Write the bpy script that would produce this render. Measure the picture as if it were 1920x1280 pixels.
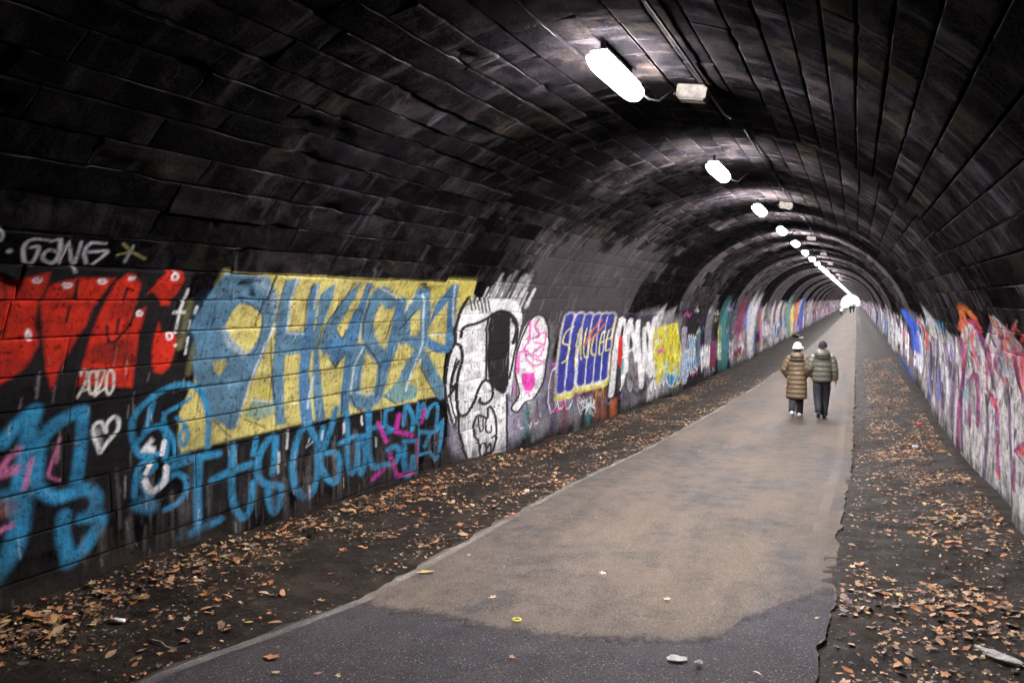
import bpy, math, random
import numpy as np
from mathutils import Matrix, Vector

for o in list(bpy.data.objects): bpy.data.objects.remove(o)
scene = bpy.context.scene
COL = scene.collection
R_ = math.radians

# ---------------------------------------------------------------- camera
EYE = 2.43
FPX, PPX, PPY, VPX, VPY = 1450.0, 960.0, 640.0, 1605.0, 562.0     # focal length and the tunnel's vanishing point, in photo pixels
axis = np.array([(VPX-PPX)/FPX, (VPY-PPY)/FPX, 1.0]); axis /= np.linalg.norm(axis)
upv = np.array([0, -1, (VPY-PPY)/FPX]); upv /= np.linalg.norm(upv)
rgt = np.cross(axis, upv)
if rgt[0] < 0: rgt = -rgt
CAMM = np.stack([rgt, axis, upv])
cam_d = bpy.data.cameras.new('camera'); cam = bpy.data.objects.new('camera', cam_d); COL.objects.link(cam)
cam_d.sensor_width = 36.0; cam_d.lens = 36.0*FPX/1920.0
cam_d.clip_start = 0.05; cam_d.clip_end = 3000
mw = Matrix.Identity(4)
for i in range(3):
    mw[i][0] = CAMM[i, 0]; mw[i][1] = -CAMM[i, 1]; mw[i][2] = -CAMM[i, 2]
mw[2][3] = EYE
cam.matrix_world = mw
scene.camera = cam
def project(p):
    c = (np.asarray(p, float) - np.array([0, 0, EYE])) @ CAMM
    return PPX+FPX*c[..., 0]/c[..., 2], PPY+FPX*c[..., 1]/c[..., 2], c[..., 2]

# ---------------------------------------------------------------- sky, sun, exposure
world = bpy.data.worlds.new('World'); scene.world = world; world.use_nodes = True
nt = world.node_tree
sky = nt.nodes.new('ShaderNodeTexSky'); sky.sky_type = 'NISHITA'; sky.sun_disc = False
SUN_EL, SUN_AZ = R_(38), R_(140)
sky.sun_elevation = SUN_EL; sky.sun_rotation = SUN_AZ; sky.air_density = 1.5; sky.dust_density = 1.5
nt.links.new(sky.outputs[0], nt.nodes['Background'].inputs[0]); nt.nodes['Background'].inputs[1].default_value = 0.15
sun_d = bpy.data.lights.new('sun', 'SUN'); sun = bpy.data.objects.new('sun', sun_d); COL.objects.link(sun)
sun_d.energy = 1.2; sun_d.angle = R_(12); sun_d.color = (1, .96, .9)
sd = Vector((math.sin(SUN_AZ)*math.cos(SUN_EL), math.cos(SUN_AZ)*math.cos(SUN_EL), math.sin(SUN_EL)))
sun.rotation_euler = sd.to_track_quat('Z', 'Y').to_euler()
vs = scene.view_settings
vs.view_transform = 'Standard'; vs.look = 'None'; vs.gamma = 1.0; vs.use_curve_mapping = False
vs.exposure = 3.0
LAMP_RADIANCE = 92.0
scene.render.engine = 'CYCLES'
cy = scene.cycles
cy.use_denoising = True; cy.max_bounces = 5; cy.diffuse_bounces = 4; cy.glossy_bounces = 3; cy.transparent_max_bounces = 8
cy.volume_bounces = 0; cy.use_adaptive_sampling = True; cy.adaptive_threshold = .02; cy.use_light_tree = True; cy.sample_clamp_indirect = 6.0; cy.caustics_reflective = False; cy.caustics_refractive = False

# ---------------------------------------------------------------- helpers
def link(o, parent=None):
    COL.objects.link(o)
    if parent is not None: o.parent = parent
    return o
def tag(o, label=None, cat=None, group=None, kind=None):
    for k, v in (('label', label), ('category', cat), ('group', group), ('kind', kind)):
        if v: o[k] = v
    return o
def empty(name, loc=(0, 0, 0), rz=0):
    o = bpy.data.objects.new(name, None); link(o); o.location = loc; o.rotation_euler = (0, 0, rz); return o
def mesh(name, verts, faces, mats=(), smooth=False):
    me = bpy.data.meshes.new(name)
    me.from_pydata([tuple(v) for v in verts], [], [tuple(f) for f in faces])
    for m in (mats if isinstance(mats, (list, tuple)) else [mats]): me.materials.append(m)
    if smooth: me.polygons.foreach_set('use_smooth', [True]*len(me.polygons))
    me.update(); return me
def obj(name, me, parent=None):
    return link(bpy.data.objects.new(name, me), parent)
def fastmesh(name, V, Q, mat, attrs=None, smooth=True):
    """numpy arrays: V (n,3), Q (m,4); attrs {name: (type, array)}"""
    me = bpy.data.meshes.new(name)
    n, m = len(V), len(Q)
    me.vertices.add(n); me.vertices.foreach_set('co', np.ascontiguousarray(V, np.float32).ravel())
    me.loops.add(m*4); me.loops.foreach_set('vertex_index', np.ascontiguousarray(Q, np.int32).ravel())
    me.polygons.add(m); me.polygons.foreach_set('loop_start', np.arange(0, m*4, 4, dtype=np.int32))
    me.polygons.foreach_set('loop_total', np.full(m, 4, np.int32))
    if smooth: me.polygons.foreach_set('use_smooth', np.ones(m, bool))
    me.materials.append(mat)
    me.update(calc_edges=True)
    for k, (ty, arr) in (attrs or {}).items():
        a = me.attributes.new(k, ty, 'POINT')
        key = {'FLOAT': 'value', 'FLOAT_VECTOR': 'vector', 'FLOAT_COLOR': 'color'}[ty]
        a.data.foreach_set(key, np.ascontiguousarray(arr, np.float32).ravel())
    return me
def hash2(ix, iy, seed):
    h = (ix.astype(np.int64)*374761393 + iy.astype(np.int64)*668265263 + seed*1442695041) & 0x7fffffff
    h = ((h ^ (h >> 13))*1274126177) & 0x7fffffff
    return ((h ^ (h >> 16)) & 0xffff)/65535.0
def vn(x, y, seed=0):
    x = np.asarray(x, float); y = np.asarray(y, float)
    ix = np.floor(x); iy = np.floor(y); fx = x-ix; fy = y-iy
    fx = fx*fx*(3-2*fx); fy = fy*fy*(3-2*fy)
    a = hash2(ix, iy, seed); b = hash2(ix+1, iy, seed); c = hash2(ix, iy+1, seed); d = hash2(ix+1, iy+1, seed)
    return (a*(1-fx)+b*fx)*(1-fy)+(c*(1-fx)+d*fx)*fy
def fbm(x, y, seed=0, n=3):
    s = 0; a = .5
    for i in range(n): s = s+a*vn(x*2**i, y*2**i, seed+i*17); a *= .5
    return s/(1-.5**n)
def sstep(a, b, x):
    t = np.clip((x-a)/(b-a), 0, 1); return t*t*(3-2*t)

# ---------------------------------------------------------------- node material helpers
class NB:
    def __init__(s, name):
        s.m = bpy.data.materials.new(name); s.m.use_nodes = True; s.t = s.m.node_tree; s.b = s.t.nodes['Principled BSDF']; s.out = s.t.nodes['Material Output']
    def n(s, ty, **kw):
        x = s.t.nodes.new(ty)
        for k, v in kw.items(): setattr(x, k, v)
        return x
    def put(s, sock, v):
        if isinstance(v, bpy.types.NodeSocket): s.t.links.new(v, sock)
        elif isinstance(v, (tuple, list)) and len(v) == 3 and sock.type == 'RGBA': sock.default_value = (*v, 1)
        else: sock.default_value = v
    def noise(s, vec, scale, detail=3, rough=.55, dist=0):
        x = s.n('ShaderNodeTexNoise'); x.inputs['Scale'].default_value = scale; x.inputs['Detail'].default_value = detail
        x.inputs['Roughness'].default_value = rough; x.inputs['Distortion'].default_value = dist
        if vec is not None: s.put(x.inputs['Vector'], vec)
        return x.outputs['Fac']
    def scale(s, vec, sc, loc=(0, 0, 0)):
        x = s.n('ShaderNodeMapping'); s.put(x.inputs['Vector'], vec); x.inputs['Scale'].default_value = sc; x.inputs['Location'].default_value = loc; return x.outputs[0]
    def ramp(s, f, stops):
        x = s.n('ShaderNodeValToRGB'); s.put(x.inputs[0], f); e = x.color_ramp.elements
        while len(e) < len(stops): e.new(.5)
        for i, (p, c) in enumerate(stops):
            e[i].position = p; e[i].color = (*c, 1) if isinstance(c, (tuple, list)) else (c, c, c, 1)
        return x.outputs[0]
    def mix(s, f, a, b, mode='MIX'):
        x = s.n('ShaderNodeMix', data_type='RGBA', blend_type=mode); s.put(x.inputs[0], f); s.put(x.inputs[6], a); s.put(x.inputs[7], b); return x.outputs[2]
    def math(s, op, a, b=0.0, c=None, clamp=False):
        x = s.n('ShaderNodeMath', operation=op, use_clamp=clamp); s.put(x.inputs[0], a); s.put(x.inputs[1], b)
        if c is not None: s.put(x.inputs[2], c)
        return x.outputs[0]
    def bump(s, h, strength=.5, dist=.01, nrm=None):
        x = s.n('ShaderNodeBump'); x.inputs['Strength'].default_value = strength; x.inputs['Distance'].default_value = dist; s.put(x.inputs['Height'], h)
        if nrm is not None: s.put(x.inputs['Normal'], nrm)
        return x.outputs[0]
    def attr(s, name):
        return s.n('ShaderNodeAttribute', attribute_name=name)
    def obc(s): return s.n('ShaderNodeTexCoord').outputs['Object']
    def geo(s): return s.n('ShaderNodeNewGeometry').outputs['Position']
    def set(s, **kw):
        for k, v in kw.items(): s.put(s.b.inputs[k.replace('_', ' ')], v)
        return s.m
def simple(name, c, rough=.7, var=.25, scale=30, metal=0, bump=.15, bd=.003):
    k = NB(name); p = k.obc(); f = k.noise(p, scale, 4)
    col = k.ramp(f, [(.25, tuple(x*(1-var) for x in c)), (.75, tuple(min(1, x*(1+var)) for x in c))])
    return k.set(Base_Color=col, Roughness=rough, Metallic=metal, Normal=k.bump(f, bump, bd))

# stone of the vault: soot, damp, lime streaks, then spray paint from the vertex attribute 'paint'
def stone_material():
    k = NB('sooty_stone')
    w = k.attr('wall').outputs['Vector']; tone = k.attr('tone').outputs['Fac']; pa = k.attr('paint')
    big = k.noise(k.scale(w, (.55, .8, 1)), 1.0, 5, .6)
    blotch = k.noise(k.scale(w, (2.2, 3.2, 1)), 1.0, 6, .65, .6)
    fine = k.noise(w, 46, 4, .7)
    streak = k.noise(k.scale(w, (4.2, .7, 1)), 1.0, 5, .7, .4)
    streak2 = k.noise(k.scale(w, (17, 3.6, 1)), 1.0, 3, .7)
    lum = k.math('ADD', k.math('MULTIPLY_ADD', blotch, 1.25, -.25), k.math('MULTIPLY', big, .55))
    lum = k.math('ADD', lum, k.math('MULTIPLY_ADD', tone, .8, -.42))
    base = k.ramp(lum, [(.34, (.0012, .0011, .0013)), (.56, (.0040, .0036, .0042)), (.76, (.0105, .0092, .0102)), (1.0, (.036, .032, .033))])
    base = k.mix(k.math('MULTIPLY', k.ramp(fine, [(.42, 0), (.72, 1)]), .45), base, k.mix(.22, base, (.045, .039, .041)))
    # olive algae and rust stains
    alg = k.noise(k.scale(w, (.9, .42, 1), (7, 3, 0)), 1.0, 4, .6)
    base = k.mix(k.math('MULTIPLY', k.ramp(alg, [(.60, 0), (.74, 1)]), .45), base, (.020, .019, .007))
    rst = k.noise(k.scale(w, (1.7, 2.1, 1), (2, 9, 0)), 1.0, 5, .65)
    base = k.mix(k.math('MULTIPLY', k.ramp(rst, [(.62, 0), (.78, 1)]), .40), base, (.030, .020, .015))
    # patches where the soot skin has flaked off, sharp-edged and paler
    fl = k.noise(k.scale(w, (1.25, 1.9, 1), (11, 5, 0)), 1.0, 8, .68, .9)
    ff = k.math('MULTIPLY', k.ramp(fl, [(.48, 0), (.55, .45), (.64, 1)]), k.ramp(fine, [(.30, .35), (.6, 1)]))
    ff = k.math('MULTIPLY', ff, k.math('MULTIPLY_ADD', tone, 1.5, .14, clamp=True))
    base = k.mix(k.math('MULTIPLY', ff, .8), base, k.ramp(rst, [(.35, (.020, .018, .019)), (.55, (.032, .025, .022)), (.7, (.060, .052, .038))]))
    # lime
    sf = k.math('MULTIPLY', k.ramp(streak, [(.54, 0), (.76, 1)]), k.ramp(streak2, [(.30, .55), (.7, 1)]))
    sf = k.math('MULTIPLY', sf, k.math('MULTIPLY_ADD', tone, .95, .08, clamp=True))
    base = k.mix(sf, base, (.12, .108, .112))
    base = k.mix(1.0, base, (1.22, 1.20, 1.23), 'MULTIPLY')
    # arris highlight: lime crust along some block edges
    ed = k.attr('edge').outputs['Fac']
    ef = k.math('MULTIPLY', ed, k.ramp(k.noise(k.scale(w, (2.2, 9, 1)), 1.0, 4, .7), [(.50, 0), (.66, 1)]))
    base = k.mix(k.math('MULTIPLY', ef, .5), base, (.12, .11, .11))
    # worn paint
    wear = k.noise(k.scale(w, (18, 18, 1)), 1.0, 5, .75)
    drips = k.noise(k.scale(w, (30, 2.0, 1), (3, 1, 0)), 1.0, 3, .6)
    wf = k.math('MULTIPLY', k.ramp(wear, [(.33, .2), (.47, 1)]), k.ramp(drips, [(.25, .7), (.5, 1)]))
    pf = k.math('MULTIPLY', pa.outputs['Alpha'], wf)
    pcol = k.mix(k.math('MULTIPLY', k.ramp(blotch, [(.38, 1), (.62, 0)]), .5), pa.outputs['Color'], (.013, .012, .012))
    pcol = k.mix(k.math('MULTIPLY', k.ramp(k.math('ADD', k.math('MULTIPLY', streak2, .6), k.math('MULTIPLY', fine, .4)), [(.50, 0), (.64, 1)]), .38), pcol, (.013, .012, .012))
    col = k.mix(pf, base, pcol)
    h = k.math('ADD', k.math('MULTIPLY', blotch, .8), k.math('MULTIPLY', fine, .35))
    rough = k.math('MULTIPLY_ADD', big, .4, .60)
    return k.set(Base_Color=col, Roughness=rough, Normal=k.bump(h, .75, .016), Specular_IOR_Level=.0)
M_STONE = stone_material()

# ---------------------------------------------------------------- tunnel geometry
CX, CZ, R = -2.061, 0.90, 3.60
VE = 2*CZ+math.pi*R                       # girth of the vault from floor level on the left round to floor level on the right
def vault(y, v, d):
    """point at distance y along the tunnel, girth v, d metres in front of the nominal face"""
    y, v, d = np.broadcast_arrays(np.asarray(y, float), np.asarray(v, float), np.asarray(d, float))
    phi = math.pi-np.clip((v-CZ)/R, 0, math.pi)
    X = CX+(R-d)*np.cos(phi); Z = CZ+(R-d)*np.sin(phi)
    Z = np.where(v < CZ, v, np.where(v > CZ+math.pi*R, VE-v, Z))
    return np.stack([X, y, Z], -1)
YL = [-60, 0, 3.6, 5.9, 8.2, 10.5, 13.8, 20, 28, 51, 92, 140, 700]; ZL = [.2, .2, .16, .03, -.08, -.2, -.44, -.72, -.98, -1.18, -1.22, -1.25, -1.25]
YR = [-60, 0, 8.7, 10.7, 14.5, 22, 35, 55, 700]; ZR = [.14, .14, .12, .02, -.18, -.24, -.12, -.03, -.03]
def gz(x, y):
    zl = np.interp(y, YL, ZL); zr = np.interp(y, YR, ZR)
    t = (np.asarray(x, float)-(CX-R))/(2*R)
    return zl+(zr-zl)*t
# spray paint in wall coordinates: kind, colour, width, opacity, softness, [distance, height, ...] in centimetres
PAINT_L = [
('p','black',0.7,1.3,0.85,0.012,[309,272,370,274,476,275,497,275,506,197,512,168,325,187]),
('p','black',0.7,1.3,0.55,0.012,[322,205,518,190,517,121,470,76,430,47,327,53]),
('p','black',1.1,1.6,0.55,0.012,[522,95,580,103,727,100,1027,85,1046,24,797,15,646,34,521,37]),
('s','silver',2.6,1.2,0.75,0.3,[358,296,349,296,344,292,345,285,348,278,351,276]),
('s','silver',2.4,1.2,0.75,0.3,[349,289,354,290,355,284,354,276]),
('s','silver',2.6,1.2,0.75,0.3,[361,295,367,297,370,287,370,280,367,277,361,280,360,285,363,288,367,287]),
('s','silver',2.4,1.2,0.75,0.3,[367,297,372,279]),
('s','silver',2.4,1.2,0.75,0.3,[375,277,374,296,384,278,387,278,385,295]),
('s','silver',2.7,1.3,0.75,0.3,[405,295,394,295,391,291,392,284,396,277]),
('s','silver',2.5,1.3,0.75,0.3,[395,287,409,289,407,284,401,277]),
('s','silver',3.6,1.2,0.9,0.3,[336,285,336,285]),
('s','silver',2.1,1.2,0.75,0.3,[324,302,327,297,327,293]),
('s','silver',2.5,1.2,0.75,0.3,[386,274,388,271]),
('s','olive',2.5,1.3,0.8,0.3,[420,296,429,290,445,284]),
('s','silver',2.3,1.3,0.5,0.3,[429,295,429,290,428,280]),
('s','olive',2.3,1.3,0.7,0.3,[419,286,429,289]),
('p','red',0.7,1.2,1,0.012,[319,264,340,264,343,257,343,238,340,223,328,223]),
('p','red',0.7,1.2,1,0.012,[344,261,369,271,370,268,370,253,368,244,368,235,375,213,369,196,359,188,350,184,341,181,336,213,343,231,344,239,345,251]),
('p','red',0.7,1.2,1,0.012,[372,260,394,266,423,267,414,244,370,245,372,249]),
('p','red',0.7,1.2,1,0.012,[370,245,412,243,410,226,402,209,395,191,392,175,385,191,377,221]),
('p','red',0.7,1.3,1,0.012,[426,264,431,271,440,271,449,261,451,243,450,235,461,242,462,231,461,215,463,192,464,170,415,177,412,176,415,202,417,220,420,238,422,249]),
('p','dred',0.7,1.3,0.55,0.012,[420,211,458,213,461,192,421,194]),
('p','dred',0.7,1.2,0.35,0.012,[374,257,394,264,396,246,375,246]),
('s','dred',14.3,1.3,0.6,0.8,[434,237,440,240]),
('s','black',2.7,1.2,1,0.3,[393,264,395,249]),
('s','black',2.1,1.2,1,0.3,[393,242,393,230]),
('s','black',2.1,1.3,1,0.3,[438,258,438,248]),
('s','black',2.2,1.3,1,0.3,[429,225,433,213,438,211,443,216,450,226,452,243]),
('s','black',2.2,1.3,1,0.3,[438,231,439,219]),
('s','black',2.2,1.2,1,0.3,[347,225,344,219]),
('p','red',0.7,1.3,1,0.012,[470,275,486,274,490,267,488,254,484,248,484,243,476,243,472,249,465,255,459,253,464,267]),
('p','red',0.8,1.3,1,0.012,[478,228,484,217,495,218,501,212,502,200,500,185,493,179,484,182,479,192,477,207]),
('s','white',1.4,1.2,1,0.3,[338,260,338,259,338,258,336,258,335,259,335,260,334,262,335,263,336,263,338,262,338,260]),
('s','white',1.4,1.2,1,0.3,[364,264,364,262,363,262,361,262,360,262,359,263,359,264,360,265,362,265,363,265,364,264]),
('s','white',1.5,1.2,1,0.3,[389,260,389,259,387,258,385,258,384,259,383,260,383,261,384,261,386,261,388,261,389,260]),
('s','white',1.5,1.3,1,0.3,[416,264,416,263,414,262,412,262,411,263,410,264,410,265,411,265,413,265,415,265,416,264]),
('s','white',1.5,1.3,1,0.3,[441,267,440,266,439,266,438,266,437,266,436,267,436,268,437,268,438,268,440,268,441,267]),
('s','white',1.6,1.4,1,0.3,[482,270,482,268,481,267,479,267,477,268,476,270,476,272,477,273,479,273,481,272,482,270]),
('s','white',1.6,1.3,1,0.3,[459,236,459,234,458,234,457,234,455,234,454,236,454,237,455,238,456,238,458,237,459,236]),
('s','white',1.6,1.3,1,0.3,[496,214,496,212,495,211,493,211,491,212,490,214,490,216,491,217,493,217,495,216,496,214]),
('s','white',1.5,1.2,1,0.3,[368,220,368,218,368,217,367,217,366,218,365,220,365,223,365,224,366,224,367,222,368,220]),
('s','white',2.8,1.4,1,0.3,[502,205,502,205]),
('s','white',2.3,1.4,1,0.3,[498,258,498,243,497,236]),
('s','white',3.3,1.4,1,0.3,[492,236,503,236]),
('s','white',2.0,1.4,1,0.3,[498,234,499,217]),
('s','white',2.8,1.4,1,0.3,[515,241,515,235]),
('s','white',1.9,1.4,1,0.3,[514,212,515,196]),
('s','white',1.8,1.4,0.6,0.3,[512,228,513,219]),
('s','olive',6.4,1.4,0.75,0.7,[535,276,533,263]),
('s','olive',5.4,1.4,0.55,0.8,[506,246,507,222,507,203]),
('s','olive',5.2,1.4,0.55,0.8,[525,205,523,177]),
('s','cream',1.7,1.3,1,0.3,[414,185,415,189,418,189,420,186,419,179,416,172,414,167]),
('s','cream',1.7,1.3,1,0.3,[416,172,422,173]),
('s','cream',1.7,1.3,1,0.3,[429,183,430,188,434,188,435,184,433,176,429,167]),
('s','cream',1.8,1.3,1,0.3,[429,167,437,172]),
('s','cream',1.7,1.3,1,0.3,[429,178,429,172,427,169,425,169,423,173,422,179,422,185,424,188,426,188,428,184,429,178]),
('s','cream',1.8,1.3,1,0.3,[445,176,445,171,443,167,441,167,439,171,438,177,438,183,440,187,442,186,444,183,445,176]),
('p','yellow',1.2,1.7,1,0.012,[535,262,536,276,605,276,702,277,996,275,1062,274,1075,244,1050,221,1056,185,1035,166,1037,96,970,98,829,101,703,104,592,104,522,102,518,112,518,139,531,167,531,204]),
('p','yellow2',1.3,2.1,0.6,0.1,[802,269,1057,271,1067,242,889,252]),
('p','yellow2',1.0,1.5,0.8,0.05,[617,152,643,156,643,140,623,144]),
('p','teal',1.0,1.4,1,0.012,[536,275,593,273,616,251,624,226,620,189,605,155,597,134,592,115,583,114,555,132,536,162,526,184,525,206,514,221,522,246]),
('p','blue2',0.9,1.4,0.35,0.15,[514,221,522,246,558,244,552,222,555,193,525,204]),
('p','yellow',1.0,1.5,1,0.012,[568,243,584,241,604,230,607,218,604,200,594,190,571,206,556,221,561,236]),
('p','yellow',1.0,1.4,1,0.012,[551,185,566,187,569,181,562,171,554,177]),
('p','teal',1.0,1.5,1,0.012,[617,270,637,273,639,244,648,211,654,172,666,108,650,108,638,156,632,198,621,244]),
('p','teal',1.1,1.6,1,0.012,[630,212,697,211,703,187,676,185,653,185,637,191]),
('p','blue2',1.1,1.6,1,0.012,[659,264,671,269,684,236,693,202,699,161,712,105,692,104,682,152,678,185,674,221]),
('p','green',1.0,1.5,0.8,0.012,[602,127,616,142,644,133,642,121,621,118]),
('p','teal',1.1,1.6,1,0.012,[681,255,699,269,706,245,704,220,706,194,721,155,736,103,717,102,707,149,698,194,692,217]),
('p','teal',1.1,1.7,1,0.012,[710,220,730,259,744,271,747,251,738,223,730,200,720,178,706,194]),
('p','blue2',1.1,1.7,1,0.012,[715,192,732,210,747,199,754,215,760,245,757,270,773,270,775,237,779,194,777,146,781,104,763,103,763,151,761,181,746,164,730,177]),
('s','teal',16.5,1.8,1,0.3,[826,243,797,258,790,237,795,207,812,187,843,167,850,143,842,119,814,112,791,125,788,157,789,183]),
('s','blue2',13.7,1.9,1,0.3,[851,245,859,214,861,185,855,158]),
('p','yellow',1.2,1.8,1,0.012,[805,237,844,232,842,192,804,213]),
('s','teal',16.6,1.9,1,0.3,[902,257,888,233,874,209,875,185]),
('s','teal',15.8,1.9,1,0.3,[904,254,928,219,938,181,914,151,897,121]),
('s','teal',16.8,2.0,1,0.3,[884,200,935,179,987,143,1037,99]),
('s','blue2',13.0,2.1,1,0.3,[1001,261,981,235,957,211,958,186,1023,167,1042,178,1004,257]),
('p','green',1.3,1.9,1,0.012,[857,117,893,135,948,118,939,104,885,103]),
('p','yellow',1.3,1.9,1,0.012,[889,222,906,235,923,196,902,195]),
('p','yellow',1.3,1.9,1,0.012,[877,187,903,174,882,163]),
('p','yellow',1.4,2.1,1,0.012,[984,198,1009,222,1024,191]),
('s','black',1.8,1.5,0.7,0.6,[577,244,604,230,608,199,602,191]),
('s','black',1.8,1.5,0.7,0.6,[617,270,621,249,626,223]),
('s','black',1.9,1.6,0.7,0.6,[675,212,662,251,662,266]),
('s','black',1.9,1.5,0.7,0.6,[625,205,634,174,645,138]),
('s','black',2.0,1.7,0.7,0.6,[710,220,723,241,733,269]),
('s','black',2.1,1.7,0.7,0.6,[750,209,747,198,733,210]),
('s','black',2.1,1.7,0.7,0.6,[730,177,746,164,761,180]),
('s','black',2.3,1.8,0.7,0.6,[797,189,833,166,844,140,841,117]),
('s','black',2.2,1.7,0.7,0.6,[784,126,794,111,811,102]),
('s','black',2.5,2.0,0.7,0.6,[945,162,1017,99]),
('s','black',2.3,1.8,0.7,0.6,[859,116,889,102]),
('s','black',1.8,1.4,0.7,0.6,[560,127,584,107]),
('s','black',1.9,1.5,0.7,0.6,[603,122,633,109]),
('s','black',2.1,1.8,0.7,0.6,[779,247,782,216,789,197]),
('s','black',2.3,1.8,0.7,0.6,[844,232,841,193]),
('s','black',1.7,1.4,0.7,0.6,[539,220,540,230]),
('s','black',2.3,1.9,0.7,0.6,[895,231,875,211]),
('s','pale',2.2,1.6,0.7,0.6,[634,273,637,246,647,213]),
('s','pale',2.3,1.6,0.7,0.6,[671,266,679,238]),
('s','pale',2.6,1.7,0.7,0.6,[795,185,783,162,783,128]),
('s','pale',2.6,1.8,0.7,0.6,[791,264,853,247]),
('s','pale',2.9,1.9,0.7,0.6,[906,254,940,181,912,118]),
('s','pale',3.1,2.1,0.7,0.6,[1001,264,1040,203]),
('s','pale',3.0,2.1,0.7,0.6,[979,191,1024,187]),
('s','pale',2.4,1.6,0.7,0.6,[706,157,702,121]),
('s','pale',2.6,1.8,0.7,0.6,[796,128,835,122]),
('s','pale',2.2,1.5,0.7,0.6,[625,219,617,192,609,172,601,140,592,119]),
('s','pale',2.2,1.5,0.7,0.6,[612,141,641,135]),
('s','pale',2.3,1.6,0.7,0.6,[647,210,674,208]),
('s','pale',2.7,1.9,0.7,0.6,[877,252,870,234]),
('s','pale',6.5,1.4,0.45,0.8,[557,217,566,205,591,190]),
('s','pale',8.2,1.5,0.3,0.8,[583,268,609,254,623,230]),
('s','cyan',9.3,1.2,0.95,0.55,[358,140,367,151,380,161]),
('s','cyan',10.5,1.2,0.95,0.55,[380,160,376,134,371,104]),
('s','cyan',9.7,1.2,0.95,0.55,[384,101,385,131,392,143,405,151,420,155]),
('s','cyan',8.7,1.2,0.95,0.55,[421,154,421,131,418,99]),
('p','cyan',0.7,1.2,0.9,0.05,[357,103,382,97,375,82,371,69,367,60,361,62,365,81]),
('s','cyan',9.7,1.2,0.95,0.55,[388,98,400,89,415,90,429,89,435,79,430,66]),
('s','cyan',10.1,1.2,0.95,0.55,[422,68,435,66,437,59,426,46,417,39,408,35]),
('s','cyan',9.9,1.2,0.95,0.55,[406,73,404,59,409,35]),
('s','cyan',12.3,1.2,0.95,0.55,[373,87,367,62,355,47,347,37]),
('s','cyan',5.8,1.4,0.95,0.55,[489,160,501,165,514,167,536,162,548,148,554,128,554,101]),
('s','cyan',5.1,1.3,0.95,0.55,[489,159,478,153,470,144,468,135,470,123,476,110,486,106,495,106]),
('s','cyan',4.6,1.3,0.95,0.55,[488,153,485,139,481,126,475,121,486,129,497,131,504,123,506,109,504,100]),
('s','cyan',4.2,1.3,0.95,0.55,[502,142,502,132,513,116,516,103]),
('s','cyan',3.9,1.4,0.95,0.55,[502,142,515,146,529,152]),
('s','cyan',3.7,1.4,0.95,0.55,[516,136,526,127,530,115,525,108,520,117,526,128]),
('s','cyan',4.6,1.3,0.95,0.55,[471,74,473,90,479,100,490,100,493,95,485,90,478,89,483,75,486,68]),
('s','cyan',4.5,1.3,0.95,0.55,[486,68,498,79,508,89,507,97,519,99,532,100]),
('s','cyan',5.0,1.4,0.95,0.55,[505,80,517,84,528,75,526,63,515,56,503,54]),
('s','cyan',11.5,1.3,0.6,0.55,[475,66,487,60]),
('p','white',0.8,1.3,1,0.012,[489,122,492,119,488,115,494,112,493,108,478,111,480,114]),
('s','white',3.9,1.3,1,0.3,[503,116,501,105]),
('s','white',3.9,1.3,1,0.3,[488,98,483,91]),
('s','white',5.4,1.3,1,0.3,[482,85,485,78,490,74,500,77,504,82,505,92]),
('s','cyan',7.0,1.4,0.95,0.55,[543,93,540,60,541,28]),
('s','cyan',6.5,1.4,0.95,0.55,[515,92,536,94,568,93]),
('s','cyan',7.0,1.4,0.95,0.55,[520,24,534,24,553,26,570,27]),
('s','cyan',6.3,1.5,0.95,0.55,[588,97,584,68,587,39,598,22,607,24,612,36,613,54]),
('s','cyan',7.2,1.4,0.95,0.55,[559,69,588,73,611,74]),
('s','cyan',5.1,1.5,0.95,0.55,[620,99,615,84]),
('s','cyan',6.9,1.5,0.95,0.55,[645,58,649,95,634,92,622,76,623,58,637,47,656,41,655,24,646,15,639,28,637,42]),
('s','cyan',6.9,1.6,0.95,0.55,[707,102,691,96,680,77,677,55,682,33,698,18,711,23,720,46,718,80,707,99]),
('s','cyan',6.4,1.7,0.95,0.55,[755,114,745,90,727,63,727,45,743,28,755,25,762,42,756,59,737,63]),
('s','cyan',5.9,1.6,0.95,0.55,[731,94,724,73,723,55]),
('s','cyan',5.8,1.7,0.95,0.55,[778,106,778,83,778,45,787,28,797,41,798,66]),
('s','cyan',5.5,1.7,0.95,0.55,[762,70,788,74,814,71]),
('s','cyan',5.5,1.7,0.95,0.55,[801,68,800,38,807,23,815,43,809,66]),
('s','cyan',7.0,1.8,0.95,0.55,[825,102,823,72,824,46,834,27,856,25,886,24,894,37,884,45,868,44]),
('s','cyan',5.4,1.8,0.95,0.55,[878,97,866,97,861,89,862,76,879,68,857,67]),
('s','cyan',5.7,1.8,0.95,0.55,[825,79,853,76]),
('s','cyan',5.7,1.9,0.95,0.55,[907,72,915,98,932,77,928,60]),
('s','cyan',7.5,1.9,0.95,0.55,[906,41,910,8,921,-1,931,22,936,3,948,1,961,32,961,64]),
('s','cyan',5.3,1.9,0.95,0.55,[907,48,961,41]),
('s','cyan',4.6,2.0,0.95,0.55,[940,69,949,94,966,92,966,72,981,91,989,69,998,81,1022,85,1017,51]),
('s','cyan',5.6,2.0,0.95,0.55,[961,52,1017,44,1037,57,1026,13]),
('s','cyan',6.1,2.1,1,0.3,[1021,4,1021,4]),
('s','cyan',4.6,2.0,0.95,0.55,[965,17,997,16,1017,1]),
('s','cyan',6.0,2.0,0.95,0.55,[984,28,998,42]),
('s','magenta',6.1,1.8,0.85,0.6,[831,12,856,19]),
('s','magenta',5.5,1.8,0.85,0.6,[871,37,887,6]),
('s','magenta',5.1,1.8,0.85,0.6,[843,83,864,55]),
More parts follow.
